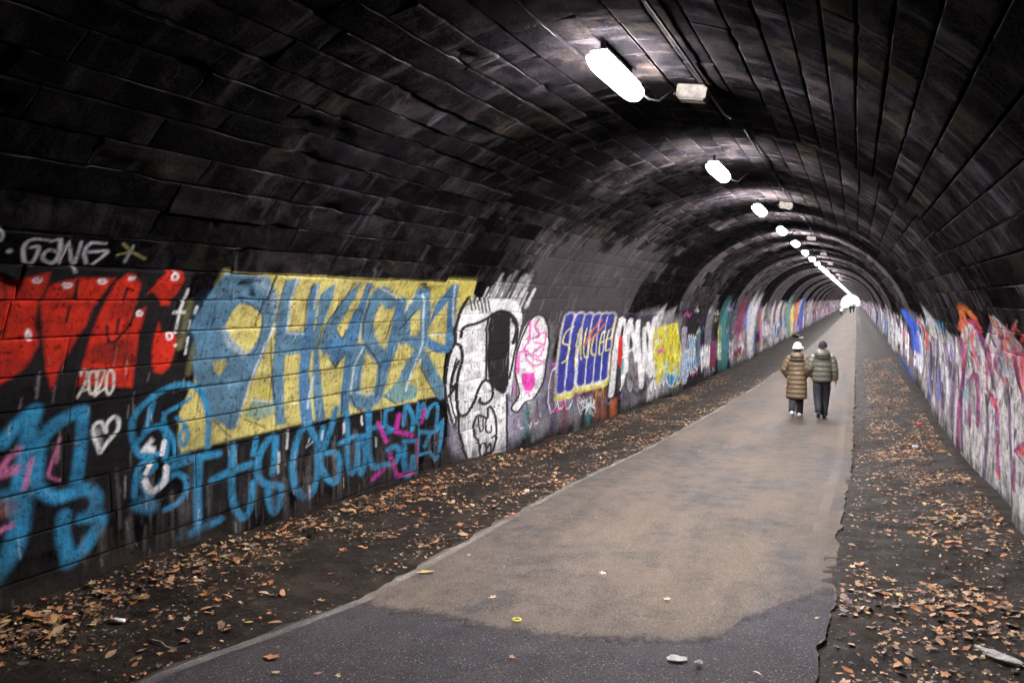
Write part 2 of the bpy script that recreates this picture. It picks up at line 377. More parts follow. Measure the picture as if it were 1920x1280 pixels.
('s','magenta',6.4,1.9,0.85,0.6,[895,86,887,66,927,53]),
('s','magenta',8.4,1.9,0.85,0.6,[944,42,949,9]),
('s','magenta',5.4,2.0,0.85,0.6,[953,98,957,88]),
('s','magenta',5.0,2.0,0.85,0.6,[982,81,975,64]),
('s','magenta',5.6,1.9,0.85,0.6,[886,4,931,0]),
('s','white',2.5,1.5,0.6,0.6,[669,100,667,81]),
('s','white',2.8,1.5,0.6,0.6,[654,79,653,57]),
('s','white',2.7,1.7,0.6,0.6,[772,93,770,82]),
('s','white',2.4,1.7,0.6,0.6,[810,96,809,86]),
('s','white',2.4,1.8,0.6,0.6,[840,65,840,53]),
('s','white',2.2,1.6,0.6,0.6,[705,30,705,5]),
('s','white',1.9,1.6,0.6,0.6,[730,90,728,80]),
('s','white',1.5,1.6,0.6,0.6,[707,85,699,76,713,81]),
('s','pink',4.2,1.2,0.75,0.6,[371,133,362,127,357,120]),
('s','pink',6.9,1.2,0.75,0.6,[357,117,368,118]),
('s','pink',2.4,1.2,0.75,0.6,[402,136,400,128,395,114,394,107,404,102]),
('s','pink',2.4,1.2,0.75,0.6,[400,128,400,117]),
('s','pink',3.5,1.2,0.75,0.6,[380,124,375,102]),
('s','pink',4.2,1.2,0.75,0.6,[352,74,365,77]),
('s','rust',12.7,1.2,0.5,0.8,[357,90,362,90]),
('s','white',3.0,1.3,0.85,0.3,[439,118,436,124,431,136,432,142,438,143,442,136,443,134,443,140,449,146,454,143,454,134,446,126,438,118]),
('s','white',5.4,1.3,0.35,0.8,[434,136,437,126]),
('c','white',1.6,2.3,0.93,0.012,[1064,232,1100,239,1157,243,1237,241,1300,214,1311,162,1308,109,1295,69,1280,65,1273,-41,1180,-29,1126,-30,1103,3,1087,42,1060,51,1047,107,1046,151,1059,173,1045,209]),
('s','white',3.4,2.2,0.36,0.6,[1074,238,1075,250]),
('s','white',3.7,2.3,0.32,0.6,[1079,236,1080,247]),
('s','white',2.5,2.3,0.31,0.6,[1090,230,1092,246]),
('s','white',1.7,2.3,0.48,0.6,[1096,232,1097,241]),
('s','white',2.2,2.3,0.79,0.6,[1094,239,1094,245]),
('s','white',3.5,2.3,0.59,0.6,[1110,231,1112,263]),
('s','white',1.5,2.3,0.45,0.6,[1116,230,1119,247]),
('s','white',2.6,2.3,0.79,0.6,[1124,233,1126,252]),
('s','white',3.8,2.3,0.72,0.6,[1121,239,1122,244]),
('s','white',2.8,2.4,0.58,0.6,[1135,237,1136,253]),
('s','white',2.8,2.3,0.58,0.6,[1136,233,1137,239]),
('s','white',1.6,2.4,0.63,0.6,[1151,231,1153,265]),
('s','white',3.4,2.4,0.49,0.6,[1149,233,1150,244]),
('s','white',1.6,2.4,0.33,0.6,[1166,230,1168,246]),
('s','white',2.6,2.4,0.65,0.6,[1167,230,1168,237]),
('s','white',3.2,2.4,0.46,0.6,[1175,235,1176,255]),
('s','white',3.5,2.4,0.46,0.6,[1189,227,1191,239]),
('s','white',3.5,2.4,0.7,0.6,[1187,229,1188,237]),
('s','white',1.6,2.4,0.63,0.6,[1196,232,1197,241]),
('s','white',2.4,2.5,0.4,0.6,[1207,225,1210,244]),
('s','white',2.4,2.5,0.38,0.6,[1202,238,1203,255]),
('s','white',2.2,2.5,0.36,0.6,[1215,233,1216,239]),
('s','white',3.3,2.5,0.46,0.6,[1222,233,1224,258]),
('s','white',1.7,2.5,0.76,0.6,[1236,228,1239,251]),
('s','white',3.1,2.5,0.54,0.6,[1246,230,1247,241]),
('s','white',2.5,2.5,0.76,0.6,[1247,231,1248,239]),
('s','white',2.8,2.6,0.57,0.6,[1254,236,1255,258]),
('s','white',1.7,2.6,0.69,0.6,[1262,235,1263,266]),
('s','white',2.8,2.6,0.57,0.6,[1278,229,1280,257]),
('s','white',2.8,2.6,0.45,0.6,[1282,230,1284,244]),
('s','white',3.2,2.6,0.41,0.6,[1297,228,1299,239]),
('s','white',3.8,2.6,0.75,0.6,[1304,227,1306,264]),
('s','white',3.5,2.7,0.4,0.6,[1311,229,1312,263]),
('s','white',2.9,2.6,0.44,0.6,[1305,235,1306,258]),
('s','white',5.5,2.4,0.16,0.9,[1158,236,1162,271]),
('s','white',3.9,2.4,0.11,0.9,[1162,230,1168,266]),
('s','white',5.6,2.6,0.22,0.9,[1261,232,1266,279]),
('s','white',5.1,2.5,0.2,0.9,[1188,237,1190,294]),
('s','white',4.8,2.6,0.11,0.9,[1262,237,1266,277]),
('s','white',3.4,2.5,0.12,0.9,[1172,239,1175,289]),
('s','white',2.5,2.6,0.23,0.9,[1236,237,1238,291]),
('s','white',4.9,2.5,0.14,0.9,[1227,231,1231,289]),
('s','white',3.8,2.5,0.12,0.9,[1220,236,1223,284]),
('s','white',5.5,2.6,0.24,0.9,[1240,228,1245,288]),
('s','white',5.3,2.4,0.13,0.9,[1176,238,1180,273]),
('s','white',4.1,2.4,0.2,0.9,[1138,230,1144,265]),
('s','white',3.6,2.3,0.2,0.9,[1123,239,1127,267]),
('s','white',5.2,2.5,0.22,0.9,[1229,229,1235,261]),
('s','white',4.1,2.5,0.14,0.9,[1230,239,1234,269]),
('s','white',4.9,2.5,0.21,0.9,[1223,234,1227,282]),
('s','white',5.4,2.4,0.11,0.9,[1135,234,1139,288]),
('s','white',3.6,2.4,0.24,0.9,[1138,238,1141,288]),
('s','white',5.9,2.6,0.11,0.9,[1260,227,1265,289]),
('s','white',4.7,2.4,0.17,0.9,[1154,239,1158,265]),
('s','white',3.5,2.5,0.17,0.9,[1202,231,1208,272]),
('s','white',3.1,2.4,0.17,0.9,[1143,234,1147,279]),
('s','white',4.5,2.4,0.14,0.9,[1168,229,1174,285]),
('s','white',3.9,2.4,0.11,0.9,[1144,240,1148,272]),
('s','white',3.7,2.6,0.24,0.9,[1264,231,1269,264]),
('s','white',3.3,2.4,0.12,0.9,[1131,231,1136,262]),
('s','white',4.9,2.4,0.12,0.9,[1148,236,1152,273]),
('s','white',5.6,2.6,0.1,0.9,[1255,234,1257,297]),
('s','white',5.4,2.4,0.12,0.9,[1144,235,1148,272]),
('s','white',2.5,2.5,0.18,0.9,[1220,233,1225,260]),
('s','black',2.5,2.2,0.9,0.3,[1068,244,1089,225]),
('s','black',2.5,2.3,0.9,0.3,[1085,239,1101,227]),
('s','black',2.5,2.3,0.9,0.3,[1095,241,1115,225]),
('s','black',2.5,2.3,0.9,0.3,[1104,245,1130,222]),
('s','black',2.6,2.3,0.9,0.3,[1117,245,1143,221]),
('s','black',2.6,2.3,0.9,0.3,[1135,240,1156,223]),
('p','lilac',1.8,2.5,0.55,0.1,[1280,65,1351,39,1348,-19,1325,-36,1273,-41]),
('p','lilac',1.5,2.2,0.5,0.1,[1060,48,1090,36,1120,-28,1076,-17,1057,19]),
('c','ink',1.7,2.4,1,0.012,[1165,213,1202,219,1246,214,1279,155,1287,99,1280,82,1263,73,1239,81,1206,101,1191,133,1179,175]),
('s','ink',5.2,2.2,1,0.3,[1061,246,1051,225,1051,199,1062,173]),
('s','ink',5.2,2.3,1,0.3,[1062,173,1083,167,1096,145,1087,123,1085,88,1093,61,1115,55,1144,70,1162,92,1186,105,1216,95,1216,73,1190,65,1168,70,1168,76]),
('s','ink',4.6,2.1,1,0.3,[1060,171,1050,156,1046,132,1047,102,1060,66,1076,43,1086,57]),
('s','ink',2.8,2.1,1,0.3,[1076,149,1064,118,1066,80,1082,53]),
('s','ink',5.6,2.1,1,0.3,[1084,144,1069,125,1067,105,1084,108,1060,93]),
('s','ink',5.4,2.3,1,0.3,[1076,183,1079,198,1126,204,1167,215]),
('s','ink',7.6,2.5,1,0.3,[1167,215,1200,222,1255,212,1293,190,1292,163]),
('s','ink',4.0,2.3,1,0.3,[1157,212,1184,147,1192,108]),
('s','ink',4.3,2.5,1,0.3,[1261,203,1296,190,1307,153,1291,99]),
('s','ink',4.5,2.2,1,0.3,[1093,59,1092,36,1109,0,1129,-30]),
('s','ink',3.6,2.5,1,0.3,[1277,71,1280,24,1277,-42]),
('s','ink',4.0,2.3,1,0.3,[1156,48,1144,33,1150,14,1162,4,1169,-22,1193,-32,1219,-23,1233,-3,1232,31,1212,56,1199,55,1199,39,1180,44,1162,49]),
('s','ink',3.0,2.3,1,0.3,[1162,45,1167,22,1180,22,1180,39]),
('s','ink',3.1,2.3,1,0.3,[1193,37,1190,18,1212,12,1212,23]),
('s','ink',3.3,2.3,1,0.3,[1168,-9,1174,-1,1190,-6,1190,-26]),
('s','ink',3.4,2.4,1,0.3,[1196,-13,1206,-6,1215,-25]),
('s','ink',3.1,2.4,1,0.3,[1215,2,1229,4,1229,-13]),
('p','ink',1.6,2.3,1,0.012,[1168,-22,1193,-18,1219,-23,1193,-32]),
('s','ink',2.5,2.4,1,0.3,[1261,49,1262,49]),
('s','ink',1.6,2.4,1,0.3,[1227,63,1228,63]),
('s','ink',2.0,2.4,1,0.3,[1228,71,1228,71]),
('s','ink',1.1,2.3,1,0.3,[1144,66,1144,66]),
('s','ink',1.6,2.4,1,0.3,[1238,28,1238,28]),
('s','ink',1.9,2.4,1,0.3,[1229,33,1230,33]),
('s','ink',2.5,2.4,1,0.3,[1225,55,1226,55]),
('s','ink',2.4,2.2,1,0.3,[1126,60,1127,60]),
('s','ink',2.3,2.4,1,0.3,[1237,51,1238,50]),
('s','ink',1.8,2.3,1,0.3,[1141,80,1141,80]),
('s','ink',2.5,2.4,1,0.3,[1243,59,1243,59]),
('s','ink',1.3,2.2,1,0.3,[1118,88,1118,88]),
('s','ink',2.2,2.3,1,0.3,[1143,64,1144,64]),
('s','ink',2.1,2.2,1,0.3,[1115,78,1115,77]),
('s','ink',1.5,2.4,1,0.3,[1239,68,1240,68]),
('s','ink',2.0,2.4,1,0.3,[1233,47,1234,47]),
('s','ink',2.0,2.2,1,0.3,[1132,80,1133,80]),
('s','ink',2.0,2.2,1,0.3,[1123,49,1124,49]),
('s','ink',2.3,2.2,1,0.3,[1131,51,1131,51]),
('s','ink',2.1,2.4,1,0.3,[1244,55,1245,55]),
('s','ink',1.8,2.5,1,0.3,[1271,66,1271,66]),
('s','ink',2.1,2.2,1,0.3,[1128,44,1128,44]),
('s','ink',2.2,2.2,1,0.3,[1126,66,1126,65]),
('s','ink',1.8,2.2,1,0.3,[1123,77,1123,77]),
('s','ink',2.7,2.4,1,0.3,[1255,26,1255,26]),
('s','ink',2.3,2.4,1,0.3,[1262,70,1262,70]),
('s','grey',3.3,2.3,0.4,0.3,[1116,188,1116,187]),
('s','grey',2.3,2.3,0.4,0.3,[1189,95,1190,95]),
('s','grey',1.7,2.2,0.4,0.3,[1096,159,1096,159]),
('s','grey',3.4,2.2,0.4,0.3,[1108,119,1108,118]),
('s','grey',2.6,2.3,0.4,0.3,[1152,182,1153,182]),
('s','grey',2.9,2.2,0.4,0.3,[1096,193,1097,193]),
('s','grey',2.4,2.2,0.4,0.3,[1110,111,1110,111]),
('s','grey',1.7,2.2,0.4,0.3,[1127,108,1127,108]),
('s','grey',2.6,2.2,0.4,0.3,[1129,92,1130,92]),
('s','grey',3.8,2.2,0.4,0.3,[1093,185,1093,185]),
('s','grey',3.8,2.3,0.4,0.3,[1164,157,1164,157]),
('s','grey',1.8,2.2,0.4,0.3,[1126,90,1126,90]),
('s','grey',2.8,2.2,0.4,0.3,[1085,180,1086,180]),
('s','grey',1.6,2.2,0.4,0.3,[1117,157,1117,156]),
('s','grey',4.0,2.2,0.4,0.3,[1102,144,1102,144]),
('s','grey',2.2,2.3,0.4,0.3,[1180,84,1180,84]),
('s','grey',3.3,2.3,0.4,0.3,[1181,92,1181,92]),
('s','grey',2.4,2.2,0.4,0.3,[1107,93,1108,93]),
('s','grey',1.6,2.3,0.4,0.3,[1157,147,1158,147]),
('s','grey',2.0,2.2,0.4,0.3,[1117,152,1117,152]),
('s','grey',3.4,2.2,0.4,0.3,[1138,94,1139,94]),
('s','grey',2.4,2.3,0.4,0.3,[1171,120,1172,120]),
('s','grey',2.6,2.2,0.4,0.3,[1126,99,1127,99]),
('s','grey',2.2,2.2,0.4,0.3,[1098,148,1098,148]),
('s','grey',1.8,2.2,0.4,0.3,[1098,170,1098,170]),
('s','grey',2.6,2.3,0.4,0.3,[1173,116,1173,115]),
('s','grey',3.8,2.2,0.4,0.3,[1111,122,1111,122]),
('s','grey',1.7,2.3,0.4,0.3,[1159,138,1160,138]),
('s','grey',1.9,2.2,0.4,0.3,[1120,90,1120,90]),
('s','grey',2.5,2.2,0.4,0.3,[1093,145,1093,145]),
('s','grey',3.9,2.2,0.4,0.3,[1125,162,1125,161]),
('s','grey',2.7,2.2,0.4,0.3,[1114,115,1114,115]),
('s','grey',2.9,2.3,0.4,0.3,[1153,198,1154,198]),
('s','grey',1.8,2.2,0.4,0.3,[1113,186,1113,186]),
('s','grey',2.0,2.2,0.4,0.3,[1134,114,1135,114]),
('s','grey',4.1,2.3,0.4,0.3,[1152,148,1152,148]),
('s','grey',3.4,2.2,0.4,0.3,[1122,109,1123,109]),
('s','grey',1.8,2.3,0.4,0.3,[1159,194,1160,194]),
('s','grey',1.7,2.2,0.4,0.3,[1099,95,1099,95]),
('s','grey',3.0,2.2,0.4,0.3,[1105,92,1105,92]),
('c','white',1.8,2.6,1,0.012,[1320,168,1334,195,1377,211,1430,198,1473,154,1467,102,1446,68,1387,43,1363,49,1328,33,1302,43,1336,59,1321,93,1311,132]),
('p','grey',1.9,2.8,0.7,0.06,[1446,194,1478,193,1510,148,1495,80,1473,39,1412,47,1446,68,1474,150]),
('s','ink',3.3,2.7,1,0.3,[1356,207,1393,212,1448,191,1479,150,1471,95,1446,68,1404,48,1363,46,1328,32,1298,44,1336,65,1316,108,1317,147,1338,188,1356,207]),
('p','hotpink',1.8,2.6,1,0.012,[1345,103,1411,100,1414,75,1395,64,1363,68,1347,87]),
('s','hotpink',4.2,2.6,0.85,0.5,[1349,201,1367,165,1350,151,1364,135]),
('s','hotpink',4.3,2.7,0.85,0.5,[1388,203,1381,190,1413,173,1403,167]),
('s','hotpink',7.1,2.6,0.85,0.5,[1325,136,1327,107]),
('s','hotpink',3.7,2.7,0.85,0.5,[1384,165,1448,175,1440,130,1395,139,1441,152,1404,157]),
('s','hotpink',3.7,2.7,0.85,0.5,[1366,128,1401,113,1444,112]),
('s','hotpink',2.7,2.6,0.85,0.5,[1363,62,1379,64,1387,54]),
('s','hotpink',3.1,2.7,0.85,0.5,[1361,144,1407,126,1470,114]),
('s','hotpink',4.8,2.6,0.85,0.5,[1330,143,1361,144]),
('s','lemon',24.6,3.0,1,0.3,[1573,199,1578,138,1558,39]),
('s','lemon',25.4,3.1,1,0.3,[1640,198,1642,134,1616,37]),
('s','lemon',26.4,3.2,1,0.3,[1704,196,1714,130,1692,42]),
('s','lemon',27.3,3.3,1,0.3,[1773,194,1777,126,1748,40]),
('s','lemon',28.2,3.4,1,0.3,[1833,193,1839,122,1810,39]),
('s','lemon',28.9,3.5,1,0.3,[1888,191,1894,119,1863,38]),
('s','white',22.5,3.0,1,0.3,[1564,204,1574,138,1560,49]),
('s','white',23.3,3.1,1,0.3,[1631,203,1637,134,1618,48]),
('s','white',24.2,3.2,1,0.3,[1695,201,1709,130,1695,53]),
('s','white',25.0,3.3,1,0.3,[1763,199,1772,126,1750,51]),
('s','white',25.8,3.4,1,0.3,[1822,198,1834,123,1813,50]),
('s','white',26.5,3.5,1,0.3,[1877,197,1888,120,1865,50]),
('s','royal',18.4,3.0,1,0.3,[1564,204,1574,138,1560,50]),
('s','royal',19.0,3.1,1,0.3,[1631,203,1637,134,1617,49]),
('s','royal',19.8,3.2,1,0.3,[1695,201,1709,130,1695,54]),
('s','royal',20.4,3.3,1,0.3,[1763,199,1772,126,1750,52]),
('s','royal',21.1,3.4,1,0.3,[1822,198,1834,123,1813,52]),
('s','royal',21.7,3.5,1,0.3,[1877,197,1888,120,1865,51]),
('s','pale',2.4,3.0,1,0.3,[1596,206,1608,136,1590,53]),
('s','pale',2.5,3.1,1,0.3,[1663,205,1676,132,1658,46]),
('s','pale',2.6,3.2,1,0.3,[1725,203,1741,128,1723,40]),
('s','pale',2.7,3.4,1,0.3,[1789,202,1803,124,1781,34]),
('s','pale',2.8,3.5,1,0.3,[1847,200,1863,121,1840,28]),
('s','lemon',2.8,3.0,1,0.3,[1611,182,1570,173,1559,149,1603,140,1596,112,1566,107]),
('s','lemon',2.9,3.1,1,0.3,[1657,93,1654,166,1672,172,1695,105]),
('s','lemon',2.9,3.1,1,0.3,[1661,129,1689,129]),
('s','lemon',3.0,3.2,1,0.3,[1705,175,1710,119,1747,109,1739,170]),
('s','lemon',3.1,3.3,1,0.3,[1802,160,1774,153,1771,115,1803,109]),
('s','lemon',3.2,3.4,1,0.3,[1867,161,1835,158,1829,111,1862,109]),
('s','lemon',3.2,3.4,1,0.3,[1834,136,1866,139]),
('s','lemon',3.2,3.5,1,0.3,[1919,167,1890,162,1881,116,1916,116]),
('s','lemon',3.2,3.5,1,0.3,[1885,142,1919,144]),
('s','orange',6.1,3.3,0.8,0.3,[1807,193,1761,173,1715,137]),
('s','orange',5.4,3.4,0.7,0.3,[1844,182,1784,156,1753,146]),
('s','purple',12.6,2.9,0.6,0.7,[1519,91,1515,-36]),
('s','maroon',13.1,3.0,0.6,0.7,[1589,15,1584,-47]),
('s','grey',13.7,3.1,0.6,0.7,[1675,27,1670,-53]),
('s','ink',14.1,3.2,0.6,0.7,[1721,21,1716,-34]),
('s','tealg',14.3,3.3,0.6,0.7,[1757,10,1752,-66]),
('s','rust',14.8,3.4,0.6,0.7,[1820,22,1815,-64]),
('s','rust',15.2,3.5,0.6,0.7,[1873,12,1868,-59]),
('s','orange',15.8,3.6,0.6,0.7,[1959,-22,1953,-63]),
('s','tealg',11.5,2.6,0.6,0.7,[1371,33,1367,-19]),
('s','grey',11.8,2.7,0.6,0.7,[1412,28,1408,-32]),
('s','grey',12.1,2.8,0.6,0.7,[1455,32,1451,-32]),
('s','white',1.9,3.2,0.6,0.3,[1757,-4,1729,-22]),
('s','white',1.9,3.2,0.6,0.3,[1692,10,1795,-21]),
('s','white',1.8,3.2,0.6,0.3,[1716,17,1682,-16]),
('s','white',1.9,3.2,0.6,0.3,[1744,6,1730,-27]),
('s','white',1.9,3.3,0.6,0.3,[1777,3,1742,-18]),
('s','white',1.9,3.2,0.6,0.3,[1782,-8,1708,-12]),
('s','white',1.9,3.3,0.6,0.3,[1788,-8,1783,-14]),
('s','white',1.9,3.3,0.6,0.3,[1730,8,1790,-18]),
('s','white',1.9,3.3,0.6,0.3,[1728,5,1786,-32]),
('s','white',1.8,3.1,0.6,0.3,[1671,9,1687,-19]),
('s','white',1.8,3.2,0.6,0.3,[1724,12,1692,-25]),
('s','white',1.9,3.2,0.6,0.3,[1781,0,1692,-14]),
('s','white',1.9,3.3,0.6,0.3,[1768,9,1776,-12]),
('s','white',1.9,3.2,0.6,0.3,[1778,10,1674,4]),
('s','white',1.9,3.2,0.6,0.3,[1690,6,1794,-40]),
('s','white',1.8,3.2,0.6,0.3,[1668,16,1726,-10]),
('s','white',1.9,3.3,0.6,0.3,[1791,0,1804,-34]),
('s','white',1.8,3.2,0.6,0.3,[1678,21,1741,-7]),
('p','ink',2.7,3.9,0.75,0.05,[1936,196,2409,191,2428,-8,2282,-51,2142,19,2060,-17,1908,-14,1933,105]),
('s','white',14.2,3.6,0.9,0.3,[1982,189,1980,123,1957,53,1937,-3]),
('s','white',13.1,3.8,0.9,0.3,[1982,189,2057,167,2094,94,2075,25,2043,2]),
('s','white',13.4,3.9,0.9,0.3,[2106,181,2113,102,2107,45]),
('s','white',11.9,4.0,0.9,0.3,[2106,181,2194,125,2221,68]),
('s','white',8.2,4.0,0.9,0.3,[2122,97,2204,101]),
('s','white',12.3,4.1,0.9,0.3,[2195,176,2254,84,2281,-18]),
('s','white',11.6,4.2,0.9,0.3,[2281,-18,2320,80,2290,154]),
('s','white',11.8,4.3,0.9,0.3,[2317,109,2364,18]),
('s','white',13.1,4.4,0.9,0.3,[2396,183,2393,115,2391,6]),
('s','white',9.9,4.3,0.9,0.3,[2319,168,2400,105]),
('s','white',8.1,4.4,0.9,0.3,[2378,76,2434,12]),
('p','red',2.6,3.7,1,0.012,[2001,139,2054,154,2076,95,2037,53,1994,75]),
('s','purple',3.6,4.0,1,0.3,[1924,201,2062,202,2215,192,2409,191]),
('s','tealg',7.0,3.8,0.8,0.3,[2073,78,2069,39]),
('p','ink',2.7,3.9,0.6,0.05,[2159,36,2263,-47,2118,-14,2068,-18]),
('p','acid',3.3,4.8,0.95,0.012,[2422,149,2749,160,2851,64,2828,-39,2608,-3,2474,-38,2432,63]),
('s','olive',4.8,4.6,0.6,0.3,[2558,81,2567,44]),
('s','lemon',5.3,4.6,0.6,0.3,[2535,24,2524,0]),
('s','silver',3.1,4.5,0.6,0.3,[2454,52,2469,3]),
('s','olive',4.7,5.0,0.6,0.3,[2793,77,2789,53]),
('s','lemon',3.8,4.7,0.6,0.3,[2570,147,2609,106]),
('s','silver',3.7,4.6,0.6,0.3,[2537,25,2552,5]),
('s','olive',3.2,4.7,0.6,0.3,[2569,92,2583,64]),
('s','lemon',3.7,4.6,0.6,0.3,[2547,75,2559,57]),
('s','silver',4.8,4.6,0.6,0.3,[2566,116,2565,82]),
('s','olive',4.3,4.6,0.6,0.3,[2553,93,2564,59]),
('s','lemon',6.2,4.9,0.6,0.3,[2719,80,2700,55]),
('s','silver',4.0,4.9,0.6,0.3,[2718,4,2734,-33]),
('s','olive',4.7,5.1,0.6,0.3,[2807,113,2796,72]),
('s','lemon',4.8,4.6,0.6,0.3,[2570,30,2567,2]),
('s','silver',5.7,4.5,0.6,0.3,[2451,111,2457,73]),
('s','olive',4.7,5.1,0.6,0.3,[2801,89,2820,60]),
('s','lemon',6.4,5.0,0.6,0.3,[2798,47,2802,15]),
('s','silver',3.1,4.5,0.6,0.3,[2482,27,2491,-13]),
('s','olive',5.0,4.8,0.6,0.3,[2651,114,2670,67]),
('s','lemon',5.7,4.4,0.6,0.3,[2449,109,2446,71]),
('s','silver',5.4,4.7,0.6,0.3,[2562,158,2600,118]),
('s','olive',4.5,4.8,0.6,0.3,[2690,87,2679,49]),
('s','lemon',4.6,5.0,0.6,0.3,[2754,146,2780,123]),
('s','silver',3.2,4.7,0.6,0.3,[2566,58,2586,7]),
('s','olive',3.1,4.5,0.6,0.3,[2489,101,2492,60]),
('s','lemon',5.7,5.0,0.6,0.3,[2749,71,2741,30]),
('s','silver',5.2,4.5,0.6,0.3,[2462,143,2473,102]),
('s','olive',6.2,4.9,0.6,0.3,[2688,154,2697,136]),
('s','lemon',3.6,4.4,0.6,0.3,[2430,138,2431,118]),
('s','silver',5.8,4.5,0.6,0.3,[2499,116,2485,96]),
('s','hotpink',14.9,4.6,1,0.3,[2532,74,2534,74]),
('s','sky',12.0,4.7,0.6,0.3,[2632,28,2597,-29]),
('s','sky',11.5,5.0,0.6,0.3,[2764,6,2753,-38]),
('s','lilac',18.1,5.2,0.6,0.3,[2887,133,2912,-65]),
]
